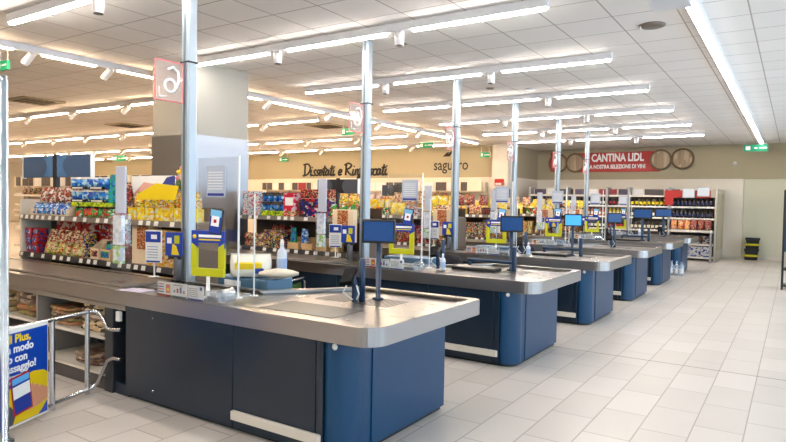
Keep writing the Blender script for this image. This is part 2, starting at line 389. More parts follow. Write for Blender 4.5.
# ------------------------------------------------------------------ wall lettering
# handwritten lettering drawn as strokes: unit em height 1 (x-height .5)
GL = {
 'D': ([[(0, 1.0), (.1, 0)], [(-.12, .95), (.25, 1.0), (.5, .7), (.45, .3), (.2, .02), (-.05, .0)]], .58),
 'R': ([[(.0, .95), (.08, 0)], [(-.12, .85), (.15, 1.0), (.42, .85), (.32, .6), (.08, .48)], [(.1, .48), (.3, .2), (.55, 0)]], .58),
 'i': ([[(.05, .5), (.03, .08), (.12, 0), (.2, .1)], [(.07, .7), (.09, .74)]], .22),
 's': ([[(.0, .05), (.12, .0), (.22, .12), (.08, .3), (.12, .45), (.24, .48)]], .27),
 'e': ([[(.03, .22), (.22, .28), (.2, .46), (.08, .46), (.0, .22), (.08, .02), (.26, .08)]], .28),
 't': ([[(.12, .85), (.08, .1), (.16, 0), (.24, .08)], [(-.02, .58), (.28, .62)]], .25),
 'a': ([[(.24, .42), (.1, .5), (.0, .25), (.06, .02), (.2, .1), (.25, .48)], [(.24, .4), (.24, .06), (.34, .08)]], .35),
 'n': ([[(.02, .5), (.03, 0)], [(.03, .3), (.14, .48), (.22, .42), (.22, .08), (.3, .05)]], .31),
 'f': ([[(.3, 1.15), (.2, 1.2), (.12, .9), (.1, .0), (.06, -.35), (-.04, -.3), (.0, -.05), (.24, .2)], [(.0, .5), (.24, .54)]], .27),
 'r': ([[(.02, .5), (.05, 0)], [(.05, .3), (.14, .48), (.24, .42)]], .26),
 'c': ([[(.24, .4), (.14, .5), (.0, .3), (.04, .04), (.16, 0), (.26, .08)]], .28),
 ' ': ([], .25)}
def script(word, h, width, loc, m, label, rad):
    tot = sum(GL[c][1] for c in word); k = width/tot; x = 0; b = MB()
    for c in word:
        st, adv = GL[c]
        for pl in st:
            P = [((x+p[0])*k+p[1]*h*.18, 0, p[1]*h) for p in pl]
            if len(P) > 2:      # smooth the stroke
                Q = []
                for i in range(len(P)-1):
                    p0 = Vector(P[max(i-1, 0)]); p1 = Vector(P[i]); p2 = Vector(P[i+1]); p3 = Vector(P[min(i+2, len(P)-1)])
                    for t in (0, .33, .66):
                        Q.append(.5*((2*p1)+(p2-p0)*t+(2*p0-5*p1+4*p2-p3)*t*t+(3*p1-p0-3*p2+p3)*t**3))
                Q.append(Vector(P[-1])); P = Q
            b.tube(P, rad, m, 5)
        x += adv
    o = b.build('wall_lettering'); o.location = loc
    return tag(o, label, 'lettering')
script('Dissetati e Rinfrescati', .48, 4.25, (-17.32, 19.47, 2.62), TXTK, 'black handwritten lettering Dissetati e Rinfrescati on the olive wall band', .036)
lg = tag(empty('wall_logo', (-11.05, 19.48, 2.75)), 'black saguaro logo with slanted strokes above it on the olive wall band', 'logo')
text('lettering', 'saguaro', .55, (0, -.01, .02), TXTK, lg, sx=.82, bold=.004)
b = MB()
for i, (x0, x1, z0, z1) in enumerate(((.38, .62, .5, .66), (.5, .86, .5, .76), (.72, 1.0, .5, .68))):
    b.add([(x0, 0, z0), (x0+.14, 0, z0), (x1+.02, 0, z1), (x1-.08, 0, z1-.02), (x0, -.02, z0), (x0+.14, -.02, z0), (x1+.02, -.02, z1), (x1-.08, -.02, z1-.02)], [(0, 1, 2, 3), (7, 6, 5, 4), (0, 4, 5, 1), (1, 5, 6, 2), (2, 6, 7, 3), (3, 7, 4, 0)], TXTK)
b.build('mountain_strokes', lg)
sg = tag(empty('wine_banner', (-5.2, 21.97, 3.1)), 'long red CANTINA banner with barrel ends on the wall above the wine shelves', 'banner')
MB().cbox(-1.42, 1.4, -.03, .0, -.34, .34, RED, .004).build('panel', sg)
text('lettering', 'CANTINA LIDL', .37, (-.86, -.04, .03), TXTW, sg, sx=.70, bold=.014)
text('lettering', 'LA NOSTRA SELEZIONE DI VINI', .185, (-.98, -.04, -.22), TXTW, sg, sx=.74, bold=.007)
for k, (x, z) in enumerate(((-2.05, .0), (-1.42, .0), (1.42, .04), (2.08, .06))):
    b = MB(); y = -.05 if k in (1, 2) else -.02
    WB = printed('barrel_wood', [s(170, 152, 126), s(150, 130, 104), s(186, 168, 142), s(160, 140, 114)], 5, .7, stretch=(3, 1, .4))
    b.lathe([(.33, -.02), (.35, .01), (.35, .04), (.30, .05), (.29, .03), (.001, .03)], mat('barrel_hoop', s(110, 88, 64), .6), (x, y, z), 28, True, 'y')
    o = b.build('barrel_rim', sg)
    b = MB().lathe([(.001, .0), (.285, .0), (.285, .037), (.001, .037)], WB, (x, y, z), 28, False, 'y'); b.build('barrel_head', sg)
b = MB().cbox(-2.33, -2.1, -.06, -.03, -.3, .38, mat('banner_rose', s(206, 60, 70), .5)); b.build('rose_label', sg)

# ------------------------------------------------------------------ checkouts
YS = [2.86, 5.53, 8.10, 10.62, 13.13, 15.65]
LX = [-9.4, -7.22, -7.22, -7.22, -7.22, -7.22]          # far end of each belt
def offs(x0): return (-4.0, .7, 0)
TOPZ = .86
def checkout(k):
    x0 = LX[k]; R = (-4.0, .7, 0)
    t = empty('checkout_counter', (-4.0, YS[k]+.7, 0))
    top = [(x0, 0), (-2.16, 0)] + arc(-2.16, .16, .16, -90, 0, 7)[1:] + [(-2.0, 1.41)] + arc(-2.05, 1.41, .05, 0, 90, 3)[1:] + [(-3.1, 1.46), (-3.4, 1.02), (-3.62, .74), (x0, .74)]
    inn = inset(top, .075)
    MB().prism(inset(top, .004), .742, .832, STEEL_TOP).build('worktop', t, R)
    MB().ring(top, inset(top, .014), .745, TOPZ-.006, STEEL).build('edge_band', t, R)
    MB().ring(inset(top, .002), inn, TOPZ-.012, TOPZ, STEEL_TOP).build('rim', t, R)
    b = MB().cbox(x0+.15, -4.62, .13, .60, .82, .868, RUBBER, .012); b.build('conveyor_belt', t, R)
    b = MB().box(-4.62, -3.62, .3, .6, .832, .846, STEEL_TOP); b.build('belt_end_plate', t, R)
    b = MB().box(-3.16, -2.5, .24, .60, .832, .8345, mat('scanner_plate', s(92, 92, 88), .42, .4)); b.build('scanner_plate', t, R)
    for gx in (-3.12, -2.74):
        b = MB()
        for i in range(9): b.box(gx+i*.034, gx+.015+i*.034, .80, 1.12, .832, .8332, mat('grille_slots', s(46, 42, 40), .5, .3))
        b.build('grille', t, R)
    # cabinet body
    bx = -4.72 if k == 0 else x0
    body = [(bx+.3, .045), (-2.38, .045)] + arc(-2.38, .195, .15, -90, 0, 8)[1:] + [(-2.23, 1.30), (-3.2, 1.30), (-3.42, .95), (-3.62, .68), (bx+.3, .68)]
    MB().prism(body, .03, .745, BLUE, False).prism(inset(body, .02), 0, .03, BLACK).build('cabinet', t, R)
    b = MB().prism([(-2.375, .03)] + arc(-2.375, .19, .16, -90, 0, 8)[1:] + [(-2.23, .2), (-2.375, .045)], .03, .742, BLUE, True); b.build('corner_panel', t, R)
    for a0, a1 in ((-4.41, -3.186), (-3.178, -2.446)):
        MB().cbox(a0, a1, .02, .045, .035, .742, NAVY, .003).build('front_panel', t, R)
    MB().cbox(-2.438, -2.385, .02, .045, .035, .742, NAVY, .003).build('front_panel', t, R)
    MB().box(-2.23, -2.222, .32, 1.285, .035, .74, BLUE).build('end_panel', t, R)
    b = MB().cbox(-3.17, -2.39, -.012, .02, .10, .16, CREAM, .006); b.build('bumper_rail', t, R)
    for bx_, by_, bz_, br_ in ((-2.30, .0, .715, .02), (-4.06, .02, .12, .007), (-4.06, .02, .68, .007)):
        MB().lathe([(.001, 0), (br_, 0), (br_, .006), (.001, .008)], WHITE if br_ > .01 else CHROME, (bx_, by_+.03*(br_ > .01), bz_), 10, True, 'y').build('bolt', t, R)
    if k == 0:
        sh = MB()
        sh.box(x0+.02, -4.72, .05, .62, .0, .10, mat('shelf_plinth', s(78, 74, 74), .4, .4)); sh.build('plinth', t, R)
        MB().box(x0+.02, -4.7, .03, .62, .12, .14, CREAM).build('bag_shelf', t, R)
        MB().box(x0+.02, -4.7, .03, .62, .42, .445, CREAM).build('bag_shelf', t, R)
        MB().box(x0+.02, -4.42, .02, .05, .695, .735, mat('trim_strip', s(140, 134, 126), .4, .5)).build('trim_strip', t, R)
        MB().box(x0+.02, -4.42, .62, .66, .03, .745, NAVY).build('back_panel', t, R)
        for x in (-5.80, -6.95, -8.1, x0+.02): MB().cbox(x-.012, x+.012, .03, .62, .1, .742, mat('divider', s(150, 146, 140), .4, .4)).build('divider', t, R)
        MB().cbox(-4.72, -4.60, .03, .62, .0, .742, mat('post_dark', s(52, 56, 62), .4, .4)).build('divider', t, R)
        MB().box(-4.60, -4.41, .05, .62, 0, .09, NAVY).build('cable_channel', t, R)
        MB().cbox(-4.55, -4.50, .02, .05, .6, .68, WHITE).build('socket', t, R)
    else:
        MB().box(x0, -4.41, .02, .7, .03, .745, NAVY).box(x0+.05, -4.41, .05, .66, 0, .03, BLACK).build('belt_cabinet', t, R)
    tag(t, 'stainless topped blue checkout counter, %s from the camera' % ORD[k] + (', with open bag shelves' if k == 0 else ''), 'checkout', 'checkout counters')
    return t
for k in range(6):
    checkout(k)

WH = ['nearest', 'second', 'third', 'fourth', 'fifth', 'farthest']
# --- prototypes for the equipment on each checkout (origin at base)
def add_lane(proto, k, pos, label, cat, group, first, rz=None):
    o = proto if first else copy_tree(proto)
    o.location = (pos[0], YS[k]+pos[1], pos[2])
    if rz is not None: o.rotation_euler = (0, 0, rz)
    tag(o, label % WH[k], cat, group); return o

# customer monitor
mon = empty('monitor')
MB().lathe([(.001, 0), (.045, 0), (.045, .012), (.02, .016), (.02, .45), (.001, .45)], POSTBLUE, seg=14).build('post', mon)
MB().cbox(-.13, .13, -.03, .012, .44, .625, BLACK, .008).build('screen_housing', mon)
SCR = mat('screen_blue', s(4, 20, 44), .2, emit=(s(10, 78, 145), .8))
SCR2 = mat('screen_bright', s(30, 120, 200), .15, emit=(s(40, 150, 230), 1.0))
scr0 = MB().box(-.114, .114, -.033, -.03, .458, .607, SCR).build('screen', mon)
mon2 = copy_tree(mon)
for c in mon2.children:
    if c.name.startswith('screen') and 'housing' not in c.name:
        c.data = c.data.copy(); c.data.materials[0] = SCR2
for k in range(6):
    pr = mon2 if k == 2 else mon
    mo = add_lane(pr, k, (-2.70 if k < 2 else -2.78, 1.06, .8352), 'blue lit customer monitor on a post on the %s checkout', 'monitor', 'customer monitors', k in (0, 2), math.radians(24 if k < 4 else 14))
    if k >= 4: mo.scale = (1.5, 1, 1.12)
# card terminal
ct = empty('card_terminal')
MB().lathe([(.001, 0), (.024, 0), (.024, .33), (.001, .33)], POSTBLUE, (.03, .0, 0), 12).build('post', ct)
MB().tube([(-.02, -.02, 0), (-.02, -.02, .12), (-.045, -.03, .21)], .024, POSTBLUE, 10).build('arm', ct)
b = MB().add([(-.12, -.1, .15), (-.02, -.12, .17), (-.02, .02, .26), (-.12, .03, .24), (-.12, -.08, .12), (-.02, -.10, .14), (-.02, .05, .23), (-.12, .06, .21)], [(0, 1, 2, 3), (7, 6, 5, 4), (0, 4, 5, 1), (1, 5, 6, 2), (2, 6, 7, 3), (3, 7, 4, 0)], mat('keypad_black', s(10, 10, 12), .7, spec=.15))
b.build('keypad_unit', ct)
MB().add([(-.11, -.088, .157), (-.03, -.105, .171), (-.03, -.04, .213), (-.11, -.03, .2)], [(0, 1, 2, 3)], mat('keypad_screen', s(120, 128, 120), .3)).build('display', ct)
MB().tube([(-.03, -.05, .02), (-.09, -.1, .08), (-.05, -.07, .17)], .006, WHITE, 6).tube([(0, -.04, .02), (.03, -.08, .07), (.0, -.05, .13)], .006, WHITE, 6).build('cable', ct)
for k in range(6):
    add_lane(ct, k, (-2.76, .88, .8352) if k not in (1, 2, 4) else (-3.37, .60, .848), 'card payment terminal with white cable on a blue post, %s checkout', 'card terminal', 'card terminals', k == 0, math.radians(20))
# raised black bagging tray on blue rail (second and third checkout)
bt = empty('bagging_tray')
MB().cbox(-.28, .24, -.13, .10, 0, .035, BLACK, .006).cbox(-.26, .22, -.11, .08, .035, .04, STEEL_TOP, .004).build('tray', bt)
MB().tube([(-.2, .14, .10), (.37, .14, .10)], .02, POSTBLUE, 10).tube([(-.18, .14, .0), (-.18, .14, .10)], .02, POSTBLUE, 10).build('rail', bt)
MB().tube([(.37, .14, 0), (.37, .14, .27)], .026, POSTBLUE, 12).build('post', bt)
for k in (1, 2, 4):
    add_lane(bt, k, (-3.0, .84, .8352), 'black bagging tray with a blue side rail on the %s checkout', 'tray', 'bagging trays', k == 1)

# tall acrylic leaflet column
LGREEN = printed('leaflet_green', [s(235, 238, 236), s(170, 205, 120), s(225, 235, 225), s(200, 214, 226)], 26, .5)
LWHITE = printed('leaflet_white', [s(240, 240, 240), s(205, 212, 226), s(232, 236, 240), s(226, 226, 232)], 30, .5)
lc = empty('leaflet_column')
MB().cbox(-.066, .066, -.055, .055, 0, .60, CLEAR, .006).build('dispenser', lc)
MB().cbox(-.055, .055, -.04, .0, .33, .58, LWHITE).build('leaflets', lc)
MB().cbox(-.055, .055, -.04, .0, .17, .32, LGREEN).build('leaflets', lc)
MB().cbox(-.058, .058, -.012, .012, .60, 1.0, mat('column_header', s(186, 192, 206), .35), .004).build('header_panel', lc)
MB().cbox(-.09, .09, -.06, .06, 0, .012, CLEAR).build('foot', lc)
for k in range(6):
    add_lane(lc, k, (-4.82, .24, TOPZ+.002), 'tall clear leaflet column with grey header panel on the %s checkout', 'leaflet holder', 'leaflet columns', k == 0, math.radians(6))

# row of three notice cards
lh = empty('leaflet_strip')
INK_B = mat('card_ink_blue', s(60, 90, 160), .6); INK_G = mat('card_ink_grey', s(130, 136, 150), .6); INK_O = mat('card_ink_orange', s(210, 100, 60), .6)
for i, x in enumerate((-.27, -.095, .085)):
    b = MB().box(x, x+.165, -.006, 0, 0, .105, PAPER).box(x, x+.165, -.008, -.006, .0, .012, (RED, mat('card_teal', s(20, 90, 100), .6), SIGNBLUE)[i])
    if i == 0:
        for j in range(4): b.box(x+.01, x+.075, -.0075, -.006, .025+.019*j, .034+.019*j, INK_O if j % 2 else INK_B)
        b.box(x+.10, x+.15, -.0075, -.006, .025, .09, INK_O).box(x+.11, x+.14, -.0082, -.0075, .04, .06, SIGNYEL)
    elif i == 1:
        for j in range(4): b.box(x+.015+.036*j, x+.035+.036*j, -.0075, -.006, .035, .055+.012*(j % 3), (INK_G, RED, INK_B, INK_G)[j])
        b.box(x+.01, x+.12, -.0075, -.006, .088, .094, INK_G)
    else:
        for j in range(5): b.box(x+.01, x+.11, -.0075, -.006, .025+.014*j, .029+.014*j, INK_G)
        b.box(x+.13, x+.155, -.0075, -.006, .075, .1, INK_B)
    b.build('card', lh)
MB().box(-.28, .26, .0, .05, 0, .004, CLEAR).box(-.28, .26, -.012, -.009, 0, .11, CLEAR).build('holder', lh)
for k in range(6):
    add_lane(lh, k, (-3.77, .05, TOPZ+.001), 'row of three small white notice cards standing on the %s checkout edge', 'notice', 'notice card rows', k == 0)
# payment sign frame: blue top, lime lower half, open centre
pf = empty('payment_sign')
b = MB(); w_, h0, h1 = .145, .16, .50
b.cbox(-w_, w_, -.012, .012, h1-.09, h1, SIGNBLUE).box(-w_, -w_+.05, -.012, .012, h0+.21, h1-.09, SIGNBLUE).box(w_-.05, w_, -.012, .012, h0+.21, h1-.09, SIGNBLUE)
b.build('blue_frame', pf)
b = MB().cbox(-w_, w_, -.013, .013, h0, h0+.06, LIME)
for sx in (-1, 1):
    b.add([(sx*w_, -.013, h0+.06), (sx*(w_-.05), -.013, h0+.06), (sx*(w_-.05), -.013, h0+.22), (sx*w_, -.013, h0+.25), (sx*w_, .013, h0+.06), (sx*(w_-.05), .013, h0+.06), (sx*(w_-.05), .013, h0+.22), (sx*w_, .013, h0+.25)], [(0, 1, 2, 3), (7, 6, 5, 4), (0, 4, 5, 1), (1, 5, 6, 2), (2, 6, 7, 3), (3, 7, 4, 0)], LIME)
b.build('lime_frame', pf)
MB().box(-.075, .12, -.016, -.012, h1-.05, h1-.03, TXTW).box(-.075, .11, -.016, -.012, h1-.072, h1-.062, SIGNYEL).lathe([(.001, 0), (.016, 0), (.016, .004), (.001, .004)], SIGNYEL, (-.112, -.012, h1-.045), 10, True, 'y').build('lettering', pf)
b = MB().cbox(-.055, .055, -.02, .008, h1-.02, h1+.17, DARK, .01); o = b.build('phone_cutout', pf)
MB().box(-.047, .047, -.023, -.02, h1-.01, h1+.16, SIGNBLUE).box(-.047, .047, -.0235, -.023, h1+.11, h1+.16, mat('phone_sky', s(120, 190, 230), .4)).box(-.034, .034, -.025, -.0235, h1+.04, h1+.115, TXTW).box(-.012, .012, -.026, -.025, h1+.065, h1+.09, RED).build('phone_screen', o)
o.rotation_euler = (0, .13, 0)
MB().lathe([(.001, 0), (.05, 0), (.05, .008), (.014, .012), (.014, h0), (.001, h0)], WHITE, seg=12).build('stand', pf)
for k in range(6):
    add_lane(pf, k, (-3.63, .18, TOPZ+.001), 'blue and lime payment sign frame with a phone on top, %s checkout', 'sign', 'payment sign frames', k == 0, math.radians(14))
# plexiglass guard
pg = empty('plexiglass_guard')
for x, y in ((0, 0), (.02, .14)):
    MB().tube([(x, y, 0), (x, y, 1.06 if y == 0 else .78)], .008 if y == 0 else .006, WHITE, 8).lathe([(.001, 0), (.035, 0), (.035, .008), (.001, .008)], WHITE, (x, y, 0), 12).build('post', pg)
MB().box(-.46, -.012, -.003, .003, .34, 1.05, CLEAR).build('screen_panel', pg)
for k in range(6):
    add_lane(pg, k, (-3.44, .30, TOPZ+.001), 'clear plexiglass guard on white posts on the %s checkout', 'screen guard', 'plexiglass guards', k == 0)
nb = MB().box(-.105, .105, -.004, 0, 0, .235, mat('notice_panel', s(176, 186, 204), .5)).box(-.09, .09, -.006, -.004, .01, .03, TXTB)
for i in range(7): nb.box(-.085, .075, -.0055, -.004, .06+.021*i, .066+.021*i, PAPER)
nt_ = nb.build('paper_notice')
for k in range(6):
    add_lane(nt_, k, (-3.68 if k == 0 else -3.60, .292, 1.61), 'grey-blue printed notice on the plexiglass guard of the %s checkout', 'notice', 'notices on the plexiglass', k == 0)
# small blue card on grey post, and white bordered card
cp = empty('card_on_post')
MB().lathe([(.001, 0), (.036, 0), (.036, .20), (.03, .21), (.001, .21)], mat('post_grey', s(106, 108, 114), .4, .4), seg=14).build('post', cp)
MB().cbox(-.10, .08, -.045, -.03, .22, .43, SIGNBLUE, .01).cbox(-.08, .06, -.03, .0, .19, .24, DARK).build('card', cp)
MB().box(-.075, -.03, -.049, -.045, .33, .38, TXTW).box(.0, .05, -.049, -.045, .33, .40, LIME).add([(-.03, -.048, .23), (.05, -.048, .23), (.02, -.048, .31), (-.02, -.048, .33)], [(0, 1, 2, 3)], SIGNYEL).build('print', cp)
for k in range(6):
    add_lane(cp, k, (-4.56, .62 if k == 0 else .46, TOPZ+.008), 'blue and yellow card on a short grey post on the %s checkout', 'sign', 'cards on grey posts', k == 0, math.radians(16))
wc = empty('framed_notice')
MB().cbox(-.085, .085, -.008, .008, .13, .43, PAPER, .004).build('sheet', wc)
b = MB().box(-.077, .077, -.011, -.008, .32, .42, SIGNBLUE).box(-.02, .04, -.013, -.011, .35, .39, TXTW).box(-.07, .07, -.011, -.008, .135, .15, SIGNBLUE)
for i in range(5): b.box(-.06, .05, -.0105, -.008, .175+.025*i, .182+.025*i, mat('print_grey', s(150, 160, 186), .6))
b.build('print', wc)
MB().tube([(0, .01, 0), (0, .01, .15)], .008, WHITE, 6).lathe([(.001, 0), (.05, 0), (.05, .006), (.001, .006)], WHITE, seg=12).build('stand', wc)
for k in range(6):
    add_lane(wc, k, (-4.93, .64, TOPZ+.008), 'white notice with a dark blue heading standing behind the %s checkout', 'notice', 'notices with blue headings', k == 0, math.radians(20))
# spray bottle
def bottle_mesh(mb, h, r, m, nk=.35, seg=14):
    mb.lathe([(.001, 0), (r*.9, 0), (r, h*.04), (r, h*.66), (r*.8, h*.74), (r*nk, h*.84), (r*nk, h), (.001, h)], m, seg=seg)
sb = empty('cleaning_bottle')
MB().lathe([(.001, 0), (.042, 0), (.045, .01), (.045, .2), (.036, .235), (.018, .25), (.018, .27), (.001, .27)], mat('bottle_pale', s(206, 214, 226), .35), seg=16).build('body', sb)
MB().lathe([(.001, .27), (.018, .27), (.018, .3), (.012, .33), (.001, .33)], WHITE, seg=10).build('cap', sb)
MB().lathe([(.0457, .07), (.0457, .16)], mat('label_blue_white', s(150, 176, 214), .5), seg=14).build('label', sb)
spos = [(-3.80, 1.14, .918), (-3.2, .35, TOPZ+.001), (-3.2, .35, TOPZ+.001), (-3.2, .35, TOPZ+.001), (-3.2, .35, TOPZ+.001), (-3.2, .35, TOPZ+.001)]
for k in range(6):
    o = add_lane(sb, k, spos[k], 'pale cleaning bottle with a white cap on the %s checkout', 'bottle', 'cleaning bottles', k == 0)
    if k: o.scale = (.7, .7, .55)
# clear tape roll
cr = empty('clear_tape_roll')
MB().lathe([(.045, -.05), (.05, -.05), (.05, .05), (.045, .05), (.045, -.05)], CLEARH, (.1, 0, .05), 18, True, 'y').build('reel', cr)
MB().cbox(-.09, .07, -.04, .04, 0, .07, CLEARH, .01).box(-.08, .05, -.02, .02, .0, .03, DARK).build('holder', cr)
for k in range(6): add_lane(cr, k, (-3.46, .12, TOPZ+.001), 'clear plastic roll holder near the front edge of the %s checkout', 'roll holder', 'clear roll holders', k == 0)
# cashier till unit
tl = empty('cash_drawer')
MB().cbox(-.32, .30, -.16, .16, 0, .14, mat('till_blue', s(82, 118, 146), .35, .3), .008).build('housing', tl)
MB().box(-.22, -.02, -.166, -.16, .025, .11, PAPER).build('keypad_label', tl)
MB().tube([(-.3, .1, 0), (-.3, .1, -.75)], .02, DARK, 8).tube([(.27, .1, 0), (.27, .1, -.75)], .02, DARK, 8).build('legs', tl)
for k in range(6): add_lane(tl, k, (-4.0, 1.02, .775), 'blue grey cash drawer unit behind the %s checkout', 'cash drawer', 'cash drawers', k == 0)
# cashier chairs
ch = empty('cashier_chair')
BACKM = mat('chair_fabric', s(34, 32, 36), .8)
R_ = []
for z, w2, y in ((.62, .13, .0), (.66, .19, .0), (.78, .205, .02), (.9, .19, .03), (.96, .13, .03), (.975, .05, .03)):
    R_.append([(w2*math.cos(a), y+.035*math.sin(a), z) for a in [2*PI*i/14 for i in range(14)]])
MB().loft(R_, BACKM).build('backrest', ch)
MB().lathe([(.001, .46), (.2, .46), (.22, .49), (.21, .53), (.001, .54)], BACKM, (0, -.22, 0), 18).build('seat', ch)
MB().tube([(0, -.2, .44), (0, .02, .46), (0, .05, .7)], .015, DARK, 8).build('back_bar', ch)
MB().tube([(0, -.22, .08), (0, -.22, .46)], .025, DARK, 10).build('column', ch)
for i in range(5):
    a = 2*PI*i/5; MB().tube([(0, -.22, .09), (.24*math.cos(a), -.22+.24*math.sin(a), .05)], .016, DARK, 8).lathe([(.001, 0), (.02, 0), (.025, .02), (.02, .045), (.001, .05)], BLACK, (.24*math.cos(a), -.22+.24*math.sin(a), 0), 8).build('leg', ch)
for k in range(1, 6): add_lane(ch, k, (-3.62, 1.32, 0), 'black rounded cashier chair behind the %s checkout', 'chair', 'cashier chairs', k == 1, math.radians(200)).scale = (.85, .85, .97)
# loose things
b = MB().add([(-.14, -.09, 0), (.13, -.07, 0), (.12, .08, 0), (-.13, .07, 0), (-.14, -.09, .006), (.13, -.07, .004), (.12, .08, .006), (-.13, .07, .004)], [(3, 2, 1, 0), (4, 5, 6, 7), (0, 1, 5, 4), (1, 2, 6, 5), (2, 3, 7, 6), (3, 0, 4, 7)], mat('flyer', s(176, 168, 186), .5))
tag(place(b.build('flyer'), (-4.32, YS[0]+.06, TOPZ+.002), .1), 'flat pale flyer lying on the steel edge of the nearest checkout', 'flyer')
def pouch_mesh(mb, w_, h, d, m, seal=None, lean=0, n=12):
    R = []
    for t, dk, wk in ((0, .75, .92), (.08, 1, .98), (.35, .95, 1), (.65, .62, 1), (.88, .2, .97), (.93, .06, .96)):
        ring = []
        for i in range(n):
            a = 2*PI*i/n; c, sn = math.cos(a), math.sin(a)
            ring.append((w_/2*wk*math.copysign(abs(c)**.6, c), d/2*dk*math.copysign(abs(sn)**.8, sn)+lean*t, h*t))
        R.append(ring)
    mb.loft(R, m)
    mb.box(-w_/2*.96, w_/2*.96, -.002+lean, .002+lean, h*.92, h, seal or m)
tb = empty('tissue_pack', (-4.02, YS[0]+.98, .92))
b = MB(); pouch_mesh(b, .36, .2, .2, mat('bag_white', s(232, 228, 214), .45)); b.build('bag', tb)
MB().cbox(-.13, .1, -.098, -.06, .07, .13, SIGNYEL, .01).cbox(.04, .12, -.11, -.09, .035, .08, SIGNBLUE, .01).build('print', tb)
tag(tb, 'white bag with yellow and blue print lying on the cash drawer of the nearest checkout', 'bag'); tb.rotation_euler = (.0, 0, .72); tb.location.x = -4.0; tb.location.y = YS[0]+.96
b = MB(); R_ = []
for t in range(7):
    a = PI*t/6; R_.append([( -.17+.34*t/6, .06*math.cos(q)*(.3+math.sin(a)), .045+.045*math.sin(q)*(.3+.7*math.sin(a))) for q in [2*PI*i/10 for i in range(10)]])
b.loft(R_, mat('cloth_cream', s(226, 212, 190), .7, bump=.4, bscale=20))
tag(place(b.build('cleaning_cloth'), (-3.70, YS[0]+1.0, .918), .7), 'crumpled cream cloth beside the white bag on the nearest cash drawer', 'cloth')

# ------------------------------------------------------------------ service poles with lane number signs
SGN = mat('sign_pink_edge', s(232, 120, 130), .4)
SGC = glassy('sign_acrylic', (.97, .93, .92), .15, .22, (.85, .72, .66))
for k in range(6):
    y = (3.60, 6.2, 8.78, 11.35, 13.95, 16.6)[k]
    x = (-4.57, -4.49, -4.58, -4.63, -4.62, -4.7)[k]
    p = tag(empty('service_pole', (x, y, TOPZ-.03)), 'pale aluminium pole from counter to ceiling rising from the %s checkout' % WH[k], 'pole', 'service poles')
    hgt = CH-(TOPZ-.03)
    b = MB().cbox(-.052, .052, -.052, .052, 0, hgt, ALU, .016); b.build('shaft', p)
    MB().box(-.012, .012, -.056, -.052, 0, hgt, mat('pole_groove', s(108, 122, 132), .4, .5)).build('groove', p)
    MB().cbox(-.058, .058, -.058, .058, 1.97, 1.985, BLACK).build('strap', p)
    g = tag(empty('lane_sign', (x, y-.07, 2.61), PI/2), 'translucent pink-edged lane number sign strapped to the %s service pole' % WH[k], 'sign', 'lane number signs')
    z0, z1 = -.17, .17
    MB().box(-.28, -.0, -.004, .004, z0, z1, SGC).build('panel', g)
    b = MB()
    for a in ((-.28, z1, -.0, z1), (-.0, z1, -.0, z0), (-.0, z0, -.28, z0), (-.28, z0, -.28, z1)): b.tube([(a[0], 0, a[1]), (a[2], 0, a[3])], .006, SGN, 6)
    b.build('edge_strip', g)
    b = MB(); P = [(-.14+.0+.055*math.cos(a), -.012, -.04+.055*math.sin(a)) for a in [2*PI*i/16 for i in range(17)]]
    b.tube(P, .012, TXTW, 6); b.tube([(-.16, -.012, .10), (-.11, -.012, .125), (-.06, -.012, .09), (-.05, -.012, .02), (-.08, -.012, -.05)], .012, TXTW, 6)
    b.tube([(-.25, -.012, -.06), (-.25, -.012, -.14), (-.18, -.012, -.14)], .006, TXTW, 6)
    b.build('number', g)

# ------------------------------------------------------------------ products
PCACHE = {}
def ink(name, *cols, sc=18, rough=.4, st=(1, 1, 1.5)):
    def deep(c):
        c = s(*c); g = sum(c)/3
        return tuple(max(.004, (g+(v-g)*1.3)*.72) for v in c)
    return printed('print_'+name, [deep(c) for c in cols], sc*1.9, rough, stretch=st)
I_RED = ink('red', (196, 20, 28), (214, 36, 38), (190, 16, 24), (236, 220, 210), sc=9)
I_MAROON = ink('maroon', (150, 22, 36), (178, 34, 44), (210, 90, 90), (60, 70, 130), sc=16)
I_CREAMG = ink('cream_green', (236, 224, 176), (222, 206, 140), (150, 170, 60), (206, 60, 40), (242, 232, 200), sc=22)
I_CREAMR = ink('cream_red', (236, 220, 180), (196, 60, 40), (238, 226, 190), (120, 60, 40), sc=24)
I_BLUEW = ink('blue_white', (40, 110, 190), (225, 235, 245), (20, 70, 150), (120, 180, 225), sc=20)
I_TUB = ink('tub_blue', (20, 120, 200), (30, 150, 220), (190, 225, 240), (24, 80, 170), sc=14)
I_LIME = ink('lime', (190, 210, 20), (220, 224, 40), (90, 140, 30), sc=22)
I_BROWNW = ink('brown_white', (226, 216, 204), (130, 80, 56), (236, 228, 220), (170, 60, 60), (90, 70, 60), sc=18)
I_YEL = ink('yellow', (246, 222, 30), (250, 230, 60), (236, 190, 30), (240, 236, 220), sc=14)
I_YELO = ink('yellow_orange', (240, 206, 30), (236, 140, 40), (246, 230, 120), (120, 140, 40), (230, 226, 220), sc=26)
I_DARKR = ink('dark_red', (60, 26, 26), (150, 30, 30), (30, 24, 28), (196, 60, 50), (200, 180, 150), sc=26)
I_MULTI = ink('multi', (200, 50, 40), (230, 220, 210), (40, 60, 130), (230, 190, 60), (60, 110, 60), (30, 26, 30), sc=26)
I_PINK = ink('pink', (206, 16, 84), (214, 24, 92), (206, 16, 84), (240, 220, 230), sc=9)
I_DIAG = ink('navy_diag', (16, 26, 110), (26, 40, 140), (190, 60, 60), (220, 210, 200), (20, 20, 30), sc=12)
I_GREEN = ink('green', (30, 120, 50), (60, 150, 60), (230, 235, 225), (220, 80, 40), sc=14)
I_TAN = ink('tan', (222, 178, 110), (236, 200, 140), (214, 160, 80), (240, 224, 190), sc=14)
